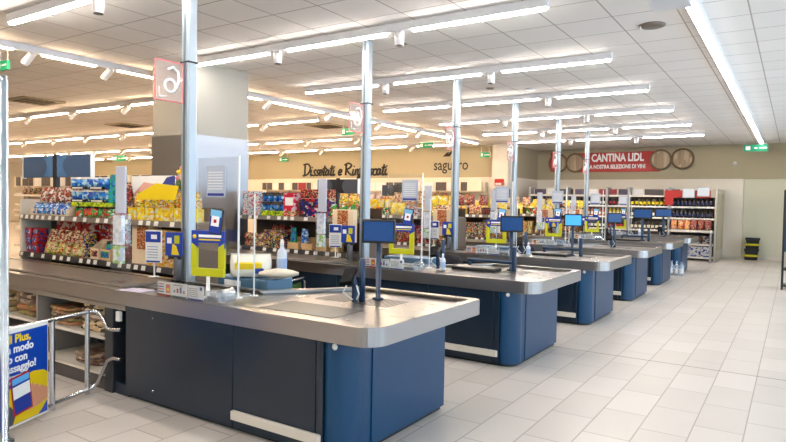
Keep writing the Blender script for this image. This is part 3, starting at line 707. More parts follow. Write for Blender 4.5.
I_AMBER = ink('amber', (206, 140, 60), (170, 90, 40), (236, 200, 130), (90, 60, 40), (230, 226, 214), sc=24)
I_TEAL = ink('teal', (10, 130, 180), (20, 160, 200), (10, 90, 150), (60, 170, 90), sc=14)
I_WHITE = ink('white_mix', (238, 234, 230), (228, 222, 216), (120, 170, 200), (240, 236, 232), (220, 90, 80), sc=20)
I_CHOC = ink('chocolate', (50, 30, 24), (80, 44, 30), (170, 60, 40), (34, 22, 20), sc=20)
I_FLOW = ink('bouquet', (236, 110, 50), (220, 40, 60), (246, 200, 60), (60, 120, 50), (240, 220, 220), sc=30)
TRAYB = mat('tray_black', s(26, 26, 30), .5)
def proto(kind, dims, m1, m2=None):
    key = (kind, dims, m1.name, m2.name if m2 else '')
    if key in PCACHE: return PCACHE[key], False
    w_, d, h = dims; b = MB()
    if kind == 'carton':
        o = b.cbox(-w_/2, w_/2, -d/2, d/2, 0, h, m1, .004).build('snack_carton')
        if m2: MB().box(-w_*.34, w_*.34, -d/2-.002, -d/2, h*.3, h*.75, m2).build('label', o)
    elif kind == 'pouch':
        pouch_mesh(b, w_, h, d, m1, m2, 0, 10); o = b.build('snack_pouch')
    elif kind == 'tub':
        o = b.lathe([(.001, 0), (w_*.40, 0), (w_*.49, h*.86), (.001, h*.86)], m1, seg=12).build('food_tub')
        MB().lathe([(.001, h*.86), (w_*.52, h*.86), (w_*.52, h*.96), (w_*.46, h), (.001, h)], m2 or WHITE, seg=12).build('lid', o)
    elif kind == 'crate':
        t_ = .008; b.box(-w_/2, w_/2, -d/2, d/2, 0, t_, m1).box(-w_/2, w_/2, d/2-t_, d/2, t_, h, m1).box(-w_/2, w_/2, -d/2, -d/2+t_, t_, h*.55, m1)
        for q in (-1, 1): b.add([(q*w_/2, -d/2+t_, t_), (q*(w_/2-t_), -d/2+t_, t_), (q*(w_/2-t_), d/2-t_, t_), (q*w_/2, d/2-t_, t_), (q*w_/2, -d/2+t_, h*.55), (q*(w_/2-t_), -d/2+t_, h*.55), (q*(w_/2-t_), d/2-t_, h), (q*w_/2, d/2-t_, h)], [(0, 3, 2, 1), (4, 5, 6, 7), (0, 1, 5, 4), (1, 2, 6, 5), (2, 3, 7, 6), (3, 0, 4, 7)], m1)
        o = b.build('display_crate')
        if m2: MB().box(-w_*.4, w_*.4, -d/2-.0015, -d/2, h*.12, h*.45, m2).build('label', o)
    elif kind == 'bottle':
        bottle_mesh(b, h, w_/2, m1, .34, 10); o = b.build('bottle')
        MB().lathe([(w_/2*1.02, h*.18), (w_/2*1.02, h*.5)], m2 or PAPER, seg=10).build('label', o)
    elif kind == 'jar':
        o = b.lathe([(.001, 0), (w_*.46, 0), (w_*.5, h*.06), (w_*.5, h*.72), (w_*.36, h*.84), (.001, h*.84)], m1, seg=12).build('jar')
        MB().lathe([(.001, h*.84), (w_*.4, h*.84), (w_*.4, h), (.001, h)], m2 or DARK, seg=12).build('lid', o)
    PCACHE[key] = o; return o, True
NP = 0
def put(kind, dims, m1, m2, loc, rz, label, cat, group, tilt=0):
    global NP; NP += 1
    o, first = proto(kind, dims, m1, m2)
    if not first: o = copy_tree(o)
    o.location = (loc[0], loc[1], loc[2]+.002); o.rotation_euler = (tilt, 0, rz); tag(o, label, cat, group); return o
def row(kind, dims, m1, m2, x0, x1, y, z, label, cat, gap=.008, high=1, jit=.01, deep=1, dy=0, tilt=0, group=None):
    """fill a shelf stretch with one kind of product"""
    w_, d, h = dims; n = max(1, int((x1-x0+gap)/(w_+gap))); st = (x1-x0)/n
    for q in range(deep):
        for j in range(high):
            for i in range(n):
                put(kind, dims, m1, m2, (x0+st*(i+.5)+random.uniform(-jit, jit)*.4, y+q*(d+.01)+random.uniform(-jit, jit), z+j*(h+.0015)), random.uniform(-.06, .06), label, cat, group or label, tilt)
def rack(x0, x1, y0, which, k, back=True):
    """slim impulse rack behind a belt"""
    R = ((x0+x1)/2, y0+.2, 0); t = empty('impulse_rack', R)
    for x in ((x0, x1) if k == 0 else (x1,)): MB().cbox(x-.015, x+.015, y0+.02, y0+.42, 0, 1.55 if x < -8 else 1.34, CREAM if x < -8 else mat('rack_end', s(96, 80, 66), .6), .004).build('side_panel', t, R)
    MB().box(x0, x1, y0+.40, y0+.42, .1, 1.50, RACKD).build('back_panel', t, R)
    MB().box(x0, x1, y0+.06, y0+.40, 0, .10, RACKG).build('plinth', t, R)
    for z in (.45, .88, 1.355):
        MB().box(x0+.015, x1-.015, y0+.03, y0+.40, z-.02, z, RACKG).build('shelf', t, R)
        r = MB().add([(x0, y0, z-.055), (x1, y0, z-.055), (x1, y0+.012, z+.005), (x0, y0+.012, z+.005), (x0, y0+.03, z-.055), (x1, y0+.03, z-.055), (x1, y0+.03, z+.005), (x0, y0+.03, z+.005)], [(0, 1, 2, 3), (7, 6, 5, 4), (0, 4, 5, 1), (1, 5, 6, 2), (2, 6, 7, 3), (3, 7, 4, 0)], RAIL if z < 1 else RACKG).build('price_rail', t, R)
        if z > .5:
            x = x0+.06; tg = None
            while x < x1-.08:
                if tg is None: tg = MB().add([(-.035, .0, -.048), (.035, 0, -.048), (.035, .0098, 0), (-.035, .0098, 0)], [(0, 1, 2, 3)], TAG).build('price_tag', r)
                else: tg = tg.copy(); COL.objects.link(tg)
                tg.location = (x-R[0], y0-.003-R[1], z-R[2]); x += random.choice((.13, .16, .21, .26))
    tag(t, 'low grey snack rack standing behind the conveyor belt of the %s checkout' % which, 'rack', 'impulse racks behind the belts')
    return t
RZ = (.882, 1.357)
# ---- rack of the nearest checkout
yr = 3.92; rack(-8.30, -4.95, yr, 'nearest', 0)
yf = yr+.12
L = 'low on the nearest rack'; U = 'high on the nearest rack'
row('carton', (.125, .13, .10), I_MAROON, I_BLUEW, -8.24, -7.94, yf, RZ[0], 'maroon snack carton with blue picture stacked '+L, 'carton', high=3)
row('carton', (.27, .12, .13), I_RED, None, -7.92, -7.0, yf+.2, RZ[0], 'bright red wide carton standing behind the cream pouches '+L, 'carton', high=3)
row('pouch', (.13, .11, .15), I_CREAMG, None, -7.86, -6.98, yf, RZ[0], 'cream and green snack pouch '+L, 'pouch')
row('pouch', (.14, .1, .16), I_CREAMR, None, -7.84, -6.98, yf+.03, RZ[0]+.14, 'cream and red snack pouch in the upper layer '+L, 'pouch', tilt=-.1)
row('carton', (.065, .1, .055), I_MULTI, None, -6.96, -6.80, yf, RZ[0], 'tiny multicoloured sweet box stacked '+L, 'carton', high=5)
row('crate', (.17, .15, .22), CARDL, I_DARKR, -6.78, -6.60, yf, RZ[0], 'pale cardboard crate with dark symbols '+L, 'crate')
row('crate', (.20, .15, .22), CARD, I_TEAL, -6.57, -6.36, yf, RZ[0], 'tan cardboard crate with a blue can picture '+L, 'crate')
row('can' if 0 else 'jar', (.10, .1, .2), I_TEAL, None, -6.54, -6.42, yf+.0, RZ[0]+.012, 'blue jar standing in the tan crate '+L, 'jar')
row('carton', (.19, .11, .075), I_RED, I_DIAG, -6.96, -6.36, yf+.2, RZ[0]+.0, 'red and purple long carton in the rear stack '+L, 'carton', high=5)
b = MB().cbox(-.17, .17, -.05, .05, .003, .44, CARDL, .004)
nd = b.build('nut_display'); MB().box(-.085, .085, -.054, -.05, .16, .43, ink('nuts', (176, 92, 56), (206, 130, 90), (150, 70, 46), (226, 196, 160), sc=34)).build('nut_picture', nd)
tag(place(nd, (-5.83, yr+.13, RZ[0]), .1), 'pale cardboard display with a nut picture on the nearest rack', 'display box', 'nut displays on the racks')
row('carton', (.13, .13, .19), I_TAN, I_CREAMR, -5.70, -5.0, yf, RZ[0], 'tan carton '+L, 'carton', high=2)
row('jar', (.07, .07, .15), DARK, LIME, -5.34, -5.02, yf+.15, RZ[0], 'dark tube jar behind the tan cartons '+L, 'jar')
row('carton', (.15, .12, .11), I_TAN, None, -5.6, -5.2, yf+.16, RZ[0]+.16, 'tan carton in the top layer '+L, 'carton')
row('crate', (.28, .20, .15), CARDL, None, -8.18, -7.26, yf+.05, RZ[1], 'beige open crate '+U, 'crate')
row('pouch', (.1, .1, .14), I_BLUEW, None, -8.10, -7.30, yf-.02, RZ[1]+.012, 'small blue and white pouch in a beige crate '+U, 'pouch')
row('pouch', (.15, .10, .2), I_BROWNW, None, -8.22, -7.28, yf+.1, RZ[1]+.15, 'brown and white bag heaped over the crates '+U, 'bag', high=1, jit=.03)
row('carton', (.11, .12, .10), I_BLUEW, None, -8.0, -7.35, yf+.22, RZ[1]+.01, 'pale blue carton behind the beige crates '+U, 'carton', high=2)
row('jar', (.085, .085, .12), I_GREEN, DARK, -7.20, -6.40, yf, RZ[1], 'green labelled jar '+U, 'jar')
row('jar', (.085, .085, .12), I_WHITE, RED, -7.20, -6.40, yf+.09, RZ[1], 'white labelled jar in the second file '+U, 'jar')
row('carton', (.16, .2, .045), I_LIME, None, -7.22, -6.42, yf+.04, RZ[1]+.125, 'lime flat carton lying on the jars '+U, 'carton')
for j in range(2):
    row('crate', (.26, .16, .05), TRAYB, TAG, -7.3, -6.52, yf+.05, RZ[1]+.175+.15*j, 'black tray holding blue tubs on the nearest rack, tier %s' % ('one', 'two', 'three')[j], 'tray')
    row('tub', (.10, .1, .125), I_TUB, WHITE, -7.3, -6.52, yf+.03, RZ[1]+.185+.15*j, 'blue and white tub in a black tray of the nearest rack, tier %s' % ('one', 'two', 'three')[j], 'tub', jit=.004)
row('carton', (.15, .12, .16), I_TEAL, None, -6.50, -6.34, yf+.05, RZ[1]+.17, 'turquoise carton beside the blue tubs '+U, 'carton', high=2)
row('pouch', (.1, .1, .2), I_DARKR, None, -6.36, -6.05, yf, RZ[1], 'dark red pouch '+U, 'pouch', high=2)
row('carton', (.14, .14, .13), I_YEL, None, -6.05, -4.98, yf, RZ[1], 'yellow carton '+U, 'carton')
row('jar', (.08, .08, .13), I_WHITE, I_YEL, -5.9, -5.1, yf+.12, RZ[1], 'white jar behind the yellow cartons '+U, 'jar', high=1)
row('pouch', (.15, .11, .17), I_YELO, None, -6.05, -5.0, yf+.04, RZ[1]+.133, 'yellow and orange bag in the upper layer '+U, 'bag', jit=.03)
b = MB().add([(-.32, -.01, .0), (.3, -.01, .0), (.36, -.01, .14), (.0, -.01, .17), (-.32, -.01, .05), (-.32, .0, .0), (.3, .0, .0), (.36, .0, .14), (.0, .0, .17), (-.32, .0, .05)], [(0, 1, 2, 3, 4), (9, 8, 7, 6, 5), (0, 5, 6, 1), (1, 6, 7, 2), (2, 7, 8, 3), (3, 8, 9, 4), (4, 9, 5, 0)], I_YEL if 0 else SIGNYEL)
tag(place(b.build('header_card'), (-5.52, yr+.03, RZ[1]+.22)), 'yellow slanted header card above the yellow cartons of the nearest rack', 'header card')
b = MB().box(-.42, .34, 0, .01, .0, .22, PAPER).box(-.3, -.27, .01, .02, -.26, .1, PAPER).box(.2, .23, .01, .02, -.26, .1, PAPER).add([(-.42, -.001, .0), (-.1, -.001, 0), (.1, -.001, .12), (-.2, -.001, .15)], [(0, 1, 2, 3)], mat('header_rose', s(214, 160, 150), .6)).add([(.02, -.001, .03), (.34, -.001, .0), (.34, -.001, .22), (.2, -.001, .2)], [(0, 1, 2, 3)], mat('header_navy', s(36, 56, 130), .6))
tag(place(b.build('header_card'), (-5.84, yr+.24, RZ[1]+.26)), 'white header card with rose and navy triangles on the nearest rack', 'header card')
# flowers at the right end
bq = empty('flower_bouquet', (-5.2, yr+.12, RZ[1]+.30))
b = MB()
for i in range(16):
    a = random.uniform(0, 2*PI); r_ = random.uniform(.0, .12); h = random.uniform(.02, .26)
    cx_, cy_ = r_*math.cos(a), r_*.6*math.sin(a)
    b.lathe([(.001, 0), (.02, .01), (.03, .03), (.012, .045), (.001, .04)], (mat('petal_yellow', s(246, 200, 40), .6), mat('petal_cream', s(236, 216, 196), .6), mat('petal_pink', s(220, 140, 150), .6))[i % 3], (cx_, cy_, h), 8)
b.build('blossoms', bq)
b = MB()
for i in range(22):
    a = random.uniform(0, 2*PI); b.tube([(0, 0, -.02), (.1*math.cos(a), .05*math.sin(a), .1+random.uniform(-.05, .05)), (.17*math.cos(a), .08*math.sin(a), random.uniform(0, .2))], .012, mat('leaf_green', s(70, 110, 50), .6), 4, .002)
b.build('leaves', bq)
tag(bq, 'flower bouquet of yellow and cream blossoms at the right end of the nearest rack', 'flowers')

# ---- racks two to six
def std_rack(k):
    y0 = YS[k]+1.06+(0 if k > 1 else 0); wh = WH[k]
    rack(-7.2, -4.78, y0, wh, k); yf = y0+.12
    L = 'low on the %s rack' % wh; U = 'high on the %s rack' % wh
    if k == 1:
        row('pouch', (.13, .1, .10), I_CREAMR, None, -7.15, -6.72, yf, RZ[0], 'cream and red pouch '+L, 'pouch', high=2)
        row('carton', (.12, .12, .085), I_MULTI, None, -6.70, -6.30, yf, RZ[0], 'multicoloured carton stacked '+L, 'carton', high=3)
        row('pouch', (.13, .12, .11), I_DARKR, None, -6.72, -6.3, yf+.16, RZ[0], 'dark red pouch in the rear '+L, 'pouch', high=3)
        row('crate', (.2, .19, .17), CARD, None, -6.26, -5.45, yf+.06, RZ[0], 'tan open crate '+L, 'crate')
        row('pouch', (.11, .08, .3), I_TEAL, None, -6.25, -6.05, yf+.02, RZ[0]+.01, 'tall turquoise pouch in a tan crate '+L, 'pouch')
        row('pouch', (.12, .08, .29), I_BLUEW, None, -6.04, -5.82, yf+.02, RZ[0]+.01, 'tall blue and white pouch in a tan crate '+L, 'pouch')
        row('pouch', (.12, .08, .29), I_GREEN, None, -5.80, -5.56, yf+.02, RZ[0]+.01, 'tall green pouch in a tan crate '+L, 'pouch')
        row('carton', (.15, .12, .13), I_TAN, None, -5.44, -5.22, yf, RZ[0], 'tan carton '+L, 'carton', high=2)
        row('carton', (.17, .14, .12), I_WHITE, None, -7.15, -6.8, yf, RZ[1], 'white and blue carton stacked '+U, 'carton', high=3)
        row('carton', (.12, .12, .07), I_LIME, None, -6.78, -6.32, yf, RZ[1], 'lime small carton '+U, 'carton')
        for j in range(2):
            row('tub', (.10, .1, .1), I_TUB, DARK, -6.78, -6.32, yf, RZ[1]+.075+.135*j, 'blue tub with dark lid on the second rack, tier %s' % ('one', 'two')[j], 'tub', jit=.003)
            row('carton', (.15, .13, .03), TRAYB, None, -6.78, -6.32, yf, RZ[1]+.178+.135*j, 'flat black tray above blue tubs on the second rack, tier %s' % ('one', 'two')[j], 'tray', jit=.003)
        row('carton', (.24, .13, .26), I_PINK, PAPER, -6.31, -6.06, yf, RZ[1]+.08, 'large pink carton with white square '+U, 'carton')
        row('carton', (.11, .13, .078), I_CREAMR, None, -6.31, -6.06, yf, RZ[1], 'small cream carton under the pink one '+U, 'carton')
        row('carton', (.15, .14, .13), I_DIAG, None, -5.95, -5.42, yf, RZ[1], 'navy carton '+U, 'carton', high=2)
        row('jar', (.08, .08, .12), I_CHOC, None, -6.05, -5.96, yf, RZ[1], 'brown jar '+U, 'jar', high=2)
        row('carton', (.18, .12, .13), I_DARKR, None, -6.0, -5.42, yf+.02, RZ[1]+.265, 'dark red carton in the top layer '+U, 'carton')
        row('pouch', (.14, .1, .19), I_GREEN, None, -5.5, -4.95, yf-.01, RZ[1], 'green and white pouch '+U, 'pouch')
        row('pouch', (.14, .1, .17), I_YELO, None, -5.4, -4.85, yf+.12, RZ[1], 'yellow bag '+U, 'bag', high=2)
    else:
        A = [I_AMBER, I_MULTI, I_CREAMR, I_TAN][k % 4]; B = [I_CREAMG, I_AMBER, I_DARKR, I_MULTI][k % 4]
        row('carton', (.13, .12, .12), A, None, -7.1, -6.0, yf, RZ[0], 'mixed brown carton '+L, 'carton', high=2)
        row('carton', (.11, .12, .10), B, None, -5.98, -5.3, yf, RZ[0], 'patterned small carton '+L, 'carton', high=3)
        row('pouch', (.12, .1, .2), I_AMBER, None, -5.28, -4.85, yf, RZ[0], 'amber pouch '+L, 'pouch')
        x = -7.12; q = k*2
        while x < -5.0:
            kd, dm, m1, nm = (('pouch', (.15, .11, .22), I_YEL, 'plain yellow bag'), ('carton', (.13, .11, .15), I_WHITE, 'white carton'), ('pouch', (.13, .10, .18), I_YELO, 'yellow and orange bag'),
                ('pouch', (.14, .1, .2), I_CREAMR, 'cream and red bag'), ('jar', (.09, .09, .15), I_CHOC, 'brown jar'), ('pouch', (.16, .11, .24), I_YEL, 'tall yellow bag'), ('carton', (.12, .1, .13), I_GREEN, 'green carton'))[q % 7]
            row(kd, dm, m1, None, x, x+.31, yf, RZ[1], nm+' in the front file '+U, 'bag' if kd == 'pouch' else kd, jit=.02); x += .325; q += 1
        row('carton', (.13, .12, .14), I_YEL, None, -7.1, -6.2, yf+.16, RZ[1], 'yellow carton in the rear file '+U, 'carton', high=2)
        row('pouch', (.2, .12, .22), I_DARKR if k % 2 else I_CREAMR, None, -6.2, -5.4, yf+.1, RZ[1]+.19, 'dark and red bag in the top layer '+U, 'bag', jit=.03)
        row('pouch', (.16, .12, .2), I_YEL, None, -5.4, -4.85, yf+.12, RZ[1]+.16, 'yellow bag in the top layer '+U, 'bag', jit=.03)
    # nut display at the right end
    o = copy_tree(nd); o.location = (-5.05 if k == 1 else -4.95, y0-.075, RZ[0]+.16); o.rotation_euler = (0, 0, .04)
    tag(o, 'pale cardboard display with a nut picture on the %s rack' % wh, 'display box', 'nut displays on the racks')
for k in range(1, 6): std_rack(k)
MB_ = MB().tube([(0, 0, 0), (0, 0, .17)], .012, WHITE, 6)

# double blue lane panels on a post over the racks
PB = mat('lane_panel_blue', s(58, 86, 122), .4); PB2 = mat('lane_panel_light', s(66, 112, 160), .4)
def lane_display(x, y, z0, wh, sc=1.0, dark=False):
    t = empty('lane_display', (x, y, z0))
    MB().cbox(-.035, .035, -.03, .03, 0, .78, DARK if 1 else PB).build('post', t)
    for q in (-1, 1):
        b = MB().cbox(min(q*.05, q*.82), max(q*.05, q*.82), -.02, .02, .48, .76, PB if not dark else mat('lane_panel_dark', s(62, 66, 76), .45), .006)
        b.box(min(q*.82, q*.84), max(q*.82, q*.84), -.025, .025, .47, .77, WHITE); o = b.build('panel', t)
        P = [(q*.05, .49), (q*.30, .49), (q*.22, .56), (q*.19, .62), (q*.22, .69), (q*.32, .755), (q*.05, .755)]
        n = len(P); MB().add([(p[0], -.024, p[1]) for p in P]+[(p[0], -.02, p[1]) for p in P], [tuple(range(n)), tuple(range(2*n-1, n-1, -1))]+[(i, (i+1) % n, n+(i+1) % n, n+i) for i in range(n)], PB2 if not dark else DARK).build('bracket', o)
    t.scale = (sc, 1, 1 if sc == 1 else .72)
    tag(t, 'pair of blue-grey panels on a dark post above the %s snack rack' % wh, 'panel', 'double panels over the racks')
lane_display(-8.08, yr+.36, 1.36, 'nearest')
lane_display(-5.52, YS[1]+1.42, 1.36, 'second', .45, True)
lane_display(-6.15, YS[2]+1.42, 1.36, 'third', .42, True)
lane_display(-5.12, YS[3]+1.42, 1.36, 'fourth', .3, True)

# ------------------------------------------------------------------ back wall shelving
def gondola(x0, x1, y0, h, label, shelves, hdr=(2.03, 2.3), posts=None, d=.45, seed=1):
    R = ((x0+x1)/2, y0+d/2, 0); t = empty('shelving', R); rnd = random.Random(seed)
    MB().box(x0, x1, y0+d-.02, y0+d, 0, hdr[0], mat('shelf_back', s(186, 176, 160), .6)).build('back_panel', t, R)
    n = max(1, round((x1-x0)/1.25))
    for i in range(n+1):
        x = x0+(x1-x0)*i/n; MB().cbox(x-.03, x+.03, y0+d-.07, y0+d, 0, hdr[1], mat('upright_grey', s(158, 158, 160), .4, .4)).build('upright', t, R)
    for z in shelves:
        o = MB().box(x0, x1, y0+.01, y0+d-.02, z-.03, z, CREAM).box(x0, x1, y0, y0+.01, z-.05, z+.005, TAG).build('shelf', t, R)
    o = MB().box(x0, x1, y0+.02, y0+.05, hdr[0], hdr[1], mat('header_cream', s(216, 206, 188), .6)).build('header', t, R)
    x = x0+.1; m3 = [mat('poster_dark', s(66, 60, 62), .5), mat('poster_white', s(226, 224, 224), .5), mat('poster_purple', s(70, 62, 84), .5), mat('poster_red', s(130, 24, 40), .5)]
    while x < x1-.5:
        w_ = rnd.choice((.24, .30, .42)); mm = m3[0] if rnd.random() < .6 else (m3[1] if rnd.random() < .85 else m3[3])
        MB().box(x, x+w_, y0+.01, y0+.02, hdr[0]+.01, hdr[1]-.01, mm).build('poster', t, R); x += w_+rnd.choice((.03, .05, .12))
    tag(t, label, 'shelving'); return t
gondola(-19.3, -8.9, 18.95, 2.3, 'long wall shelving with grey and white header posters under the handwritten lettering', (.2, .7, 1.2, 1.68), (2.0, 2.32))
C3 = [('pouch', (.24, .15, .26), I_WHITE, 'white pouch'), ('carton', (.22, .2, .25), I_CREAMR, 'cream carton'), ('bottle', (.12, .12, .3), I_AMBER, 'amber bottle'), ('pouch', (.22, .15, .24), I_MULTI, 'mixed pouch'), ('carton', (.2, .2, .22), I_DARKR, 'dark carton'), ('bottle', (.12, .12, .3), I_BLUEW, 'blue and white bottle'), ('carton', (.22, .2, .24), I_BROWNW, 'brown and white carton')]
for zi, z in enumerate((1.2, 1.68)):
    x = -19.2; i = zi*3
    while x < -9.4:
        kd, dm, m1, nm = C3[i % len(C3)]; x2 = x+1.2
        row(kd, dm, m1, None, x, x2, 19.12, z, '%s on the %s shelf of the long wall shelving, bay %s' % (nm, ('middle', 'top')[zi], ('one', 'two', 'three', 'four', 'five', 'six', 'seven', 'eight', 'nine')[min(8, int((x+19.2)/1.25))]), kd if kd != 'carton' else 'carton', gap=.03); x = x2+.04; i += 1
# sales floor gondolas, left
gondola(-18.5, -10.9, 8.6, 2.2, 'sales floor shelving in the far left hall, nearer row behind the blue panels', (.2, .7, 1.2, 1.62), (1.85, 2.12), seed=4)
for zi, z in enumerate((1.2, 1.62)):
    x = -18.4; i = zi*2+1
    while x < -12.1:
        kd, dm, m1, nm = C3[i % len(C3)]; x2 = x+1.1
        row(kd, (dm[0], dm[1], .19), m1, None, x, x2, 8.8, z, '%s on the %s shelf of the nearer hall shelving, bay %s' % (nm, ('middle', 'top')[zi], ('one', 'two', 'three', 'four', 'five', 'six', 'seven')[int((x+18.4)/1.15)]), kd, gap=.03); x = x2+.04; i += 1
gondola(-30, -19.0, 14.0, 2.3, 'distant shelving at the back of the left hall', (.2, .7, 1.2, 1.7), (2.05, 2.35), seed=7)

# ------------------------------------------------------------------ wine shelving
wx0, wx1, wy = -7.6, -1.95, 20.0
R = ((wx0+wx1)/2, wy+.3, 0); wt = empty('wine_shelving', R)
UP = mat('wine_upright', s(150, 152, 156), .35, .5)
for x in (-7.57, -6.3, -5.02, -4.36, -3.18): MB().cbox(x-.035, x+.035, wy, wy+.5, 0, 2.17, UP, .006).build('upright', wt, R)
MB().box(wx0, wx1, wy+.48, wy+.5, 0, 2.0, mat('wine_back', s(92, 84, 78), .6)).build('back_panel', wt, R)
WS = (.12, .50, .88, 1.26, 1.60)
for z in WS: MB().box(wx0, wx1, wy+.03, wy+.48, z-.03, z, CREAM).box(wx0, wx1, wy+.02, wy+.03, z-.045, z+.005, TAG).build('shelf', wt, R)
MB().box(wx0, wx1, wy+.3, wy+.33, 1.93, 2.13, mat('header_cream', s(216, 206, 188), .6)).box(wx0, wx1, wy+.02, wy+.33, 1.88, 1.93, CREAM).build('header', wt, R)
x = wx0+.1; i = 0
while x < -3.3:
    w_ = (.4, .26, .55)[i % 3]; mm = (MATS['poster_purple'], MATS['poster_white'], MATS['poster_dark'], MATS['poster_purple'], MATS['poster_white'], MATS['poster_red'])[i % 6]
    MB().box(x, x+w_, wy+.28, wy+.3, 1.94, 2.12, mm).build('poster', wt, R); x += w_+.06; i += 1
MB().cbox(-1.95, -1.89, wy, wy+2.0, .0, 2.14, mat('side_panel_pale', s(196, 190, 172), .35, .3), .01).build('end_panel', wt, R)
b = MB()
for j in range(4): b.box(-1.892, -1.884, wy+.1+.48*j, wy+.5+.48*j, .3, 2.0, mat('shelf_end_print', s(188, 178, 150), .5))
b.box(-1.884, -1.875, wy+.0, wy+.06, 0, 2.14, STEEL).build('end_trim', wt, R)
tag(wt, 'tall wine shelving with grey uprights under the red banner', 'shelving')
WB_ = [mat('wine_dark', s(28, 20, 24), .15), mat('wine_green', s(36, 50, 30), .15), mat('wine_gold', s(196, 176, 60), .2), mat('wine_rose', s(206, 120, 100), .2)]
LB_ = [mat('label_cream', s(232, 222, 196), .6), mat('label_yellow', s(240, 212, 30), .6), mat('label_red', s(170, 30, 40), .6), mat('label_white', s(238, 238, 236), .6), mat('label_navy', s(44, 50, 86), .6)]
bays = ((-7.5, -6.36, 'first'), (-6.26, -5.07, 'second'), (-4.98, -4.40, 'third'), (-4.32, -3.22, 'fourth'), (-3.12, -2.0, 'last'))
NM = ('dark', 'green', 'golden', 'rose'); LM = ('cream', 'yellow', 'red', 'white', 'navy')
for bi, (x0, x1, bn) in enumerate(bays):
    for si, z in enumerate(WS[2:]):
        wi = (0, 1, 0, 3, 0, 2, 0, 1, 0)[(bi*2+si) % 9]; li = (0, 3, 2, 0)[(bi+si*2) % 4]
        if bi == 3 and si == 2: wi, li = 0, 1
        if bi == 4: wi, li = 0, 4
        row('bottle', (.085, .085, .265), WB_[wi], LB_[li], x0, x1, wy+.12, z, '%s bottle with %s label on the %s shelf of the %s wine bay' % (NM[wi], LM[li], ('lower', 'middle', 'upper')[si], bn), 'bottle', gap=.03, jit=.004)
for j in range(3): row('carton', (.35, .2, .2), I_YEL, None, -4.3, -3.25, wy+.34, 1.60, 'yellow wine case at the back of the upper shelf in the fourth wine bay', 'carton') if j == 0 else None
row('carton', (.26, .3, .3), ink('case_white', (226, 226, 222), (60, 80, 150), (210, 214, 220), sc=10), None, -3.1, -2.02, wy+.2, .12, 'white and blue case at the foot of the last wine bay', 'carton')
row('carton', (.26, .3, .24), ink('case_dark', (40, 50, 80), (120, 80, 60), (200, 200, 196), sc=10), None, -3.1, -2.02, wy+.2, .50, 'dark printed case on the second shelf of the last wine bay', 'carton')
row('pouch', (.16, .13, .27), I_FLOW, None, -3.1, -2.55, wy-.14, .93, 'orange and red flower bag in the bin before the last wine bay', 'bag', jit=.04)
row('pouch', (.17, .13, .30), I_DARKR, None, -2.55, -2.02, wy-.14, .93, 'dark red wrapped bag in the bin before the last wine bay', 'bag', jit=.04)
pb = empty('promotion_bin', (-2.55, wy-.2, 0))
MB().cbox(-.58, .58, -.2, .14, .86, .92, CREAM).build('tray', pb)
for q in (-.55, .55): MB().box(q-.02, q+.02, -.18, .12, 0, .86, UP).build('leg', pb)
tag(pb, 'cream flower bin standing before the last wine bay', 'bin')
b = MB().box(-.62, .62, -.01, .01, 0, .22, RED).box(-.62, -.38, -.012, .012, -.22, .0, RED)
tag(place(b.build('red_valance'), (-2.68, wy-.03, 1.86)), 'red cloth valance hanging at the top of the last wine bay', 'valance')
for i, (x, z, c) in enumerate(((-2.64, 1.98, 'left'), (-2.25, 2.02, 'right'))):
    b = MB().box(-.17, .17, -.008, .0, -.14, .14, UP).box(-.15, .15, -.010, -.008, -.12, .12, mat('notice_pale', s(198, 204, 212), .5))
    tag(place(b.build('hanging_notice'), (x, wy-.08, z+.02)), 'grey framed notice hanging over the last wine bay, the %s of two' % c, 'notice')
# pale notice boards standing between the last lanes
# ------------------------------------------------------------------ things near the entrance
for i in range(3):
    for j in range(2 if i < 3 else 1):
        o, first = proto('waterbottle' if 0 else 'bottle', (.09, .09, .33), BOTTLEC, LWHITE)
        if not first: o = copy_tree(o)
        else:
            MB().lathe([(.001, .33), (.016, .33), (.016, .345), (.001, .345)], SIGNBLUE, seg=8).build('cap', o)
        o.location = (-2.36+i*.105, 15.42+.1*j, 0); tag(o, 'clear water bottle standing on the floor before the farthest checkout', 'bottle', 'water bottles on the floor')
for j in range(4):
    t = empty('shopping_basket', (-1.08+.01*j, 21.7, .001+.17*j))
    ri = [[(q*.19*k1, r*.15*k1, z) for q, r in ((-1, -1), (1, -1), (1, 1), (-1, 1))] for z, k1 in ((0, .85), (.17, 1))]
    MB().loft(ri, BLACK, False).build('basket_body', t)
    MB().cbox(-.195, .195, -.155, -.14, .13, .165, (LIME, BLACK)[j % 2]).build('rim', t)
    MB().tube([(-.19, 0, .14), (-.19, -.19, .12), (.19, -.19, .12), (.19, 0, .14)], .012, (SIGNYEL, DARK)[j % 2], 6).build('handle', t)
    tag(t, 'black shopping basket in the stack by the back wall, number %s from the floor' % ('one', 'two', 'three', 'four')[j], 'basket', 'stacked black baskets')
t = empty('display_stand', (.05, 14.45, 0))
TEALD = mat('stand_teal', s(20, 70, 96), .35, .2)
for q in (-.22, .22): MB().cbox(q-.018, q+.018, -.25, -.21, .0, 1.96, DARK).cbox(q-.018, q+.018, .21, .25, .0, 1.96, DARK).build('upright', t)
MB().box(-.22, .22, -.22, .22, .75, 1.94, TEALD).build('panel', t)
for z in (.06, .38): MB().box(-.22, .22, -.23, .23, z, z+.03, BLACK).build('shelf', t)
tag(t, 'dark teal display stand cut off at the edge beside the entrance aisle', 'stand')
for z in (.09, .41):
    row('carton', (.13, .3, .16), I_YEL if z > .2 else I_WHITE, None, -.14, .26, 14.44, z, '%s carton on the teal display stand' % ('yellow' if z > .2 else 'white'), 'carton')

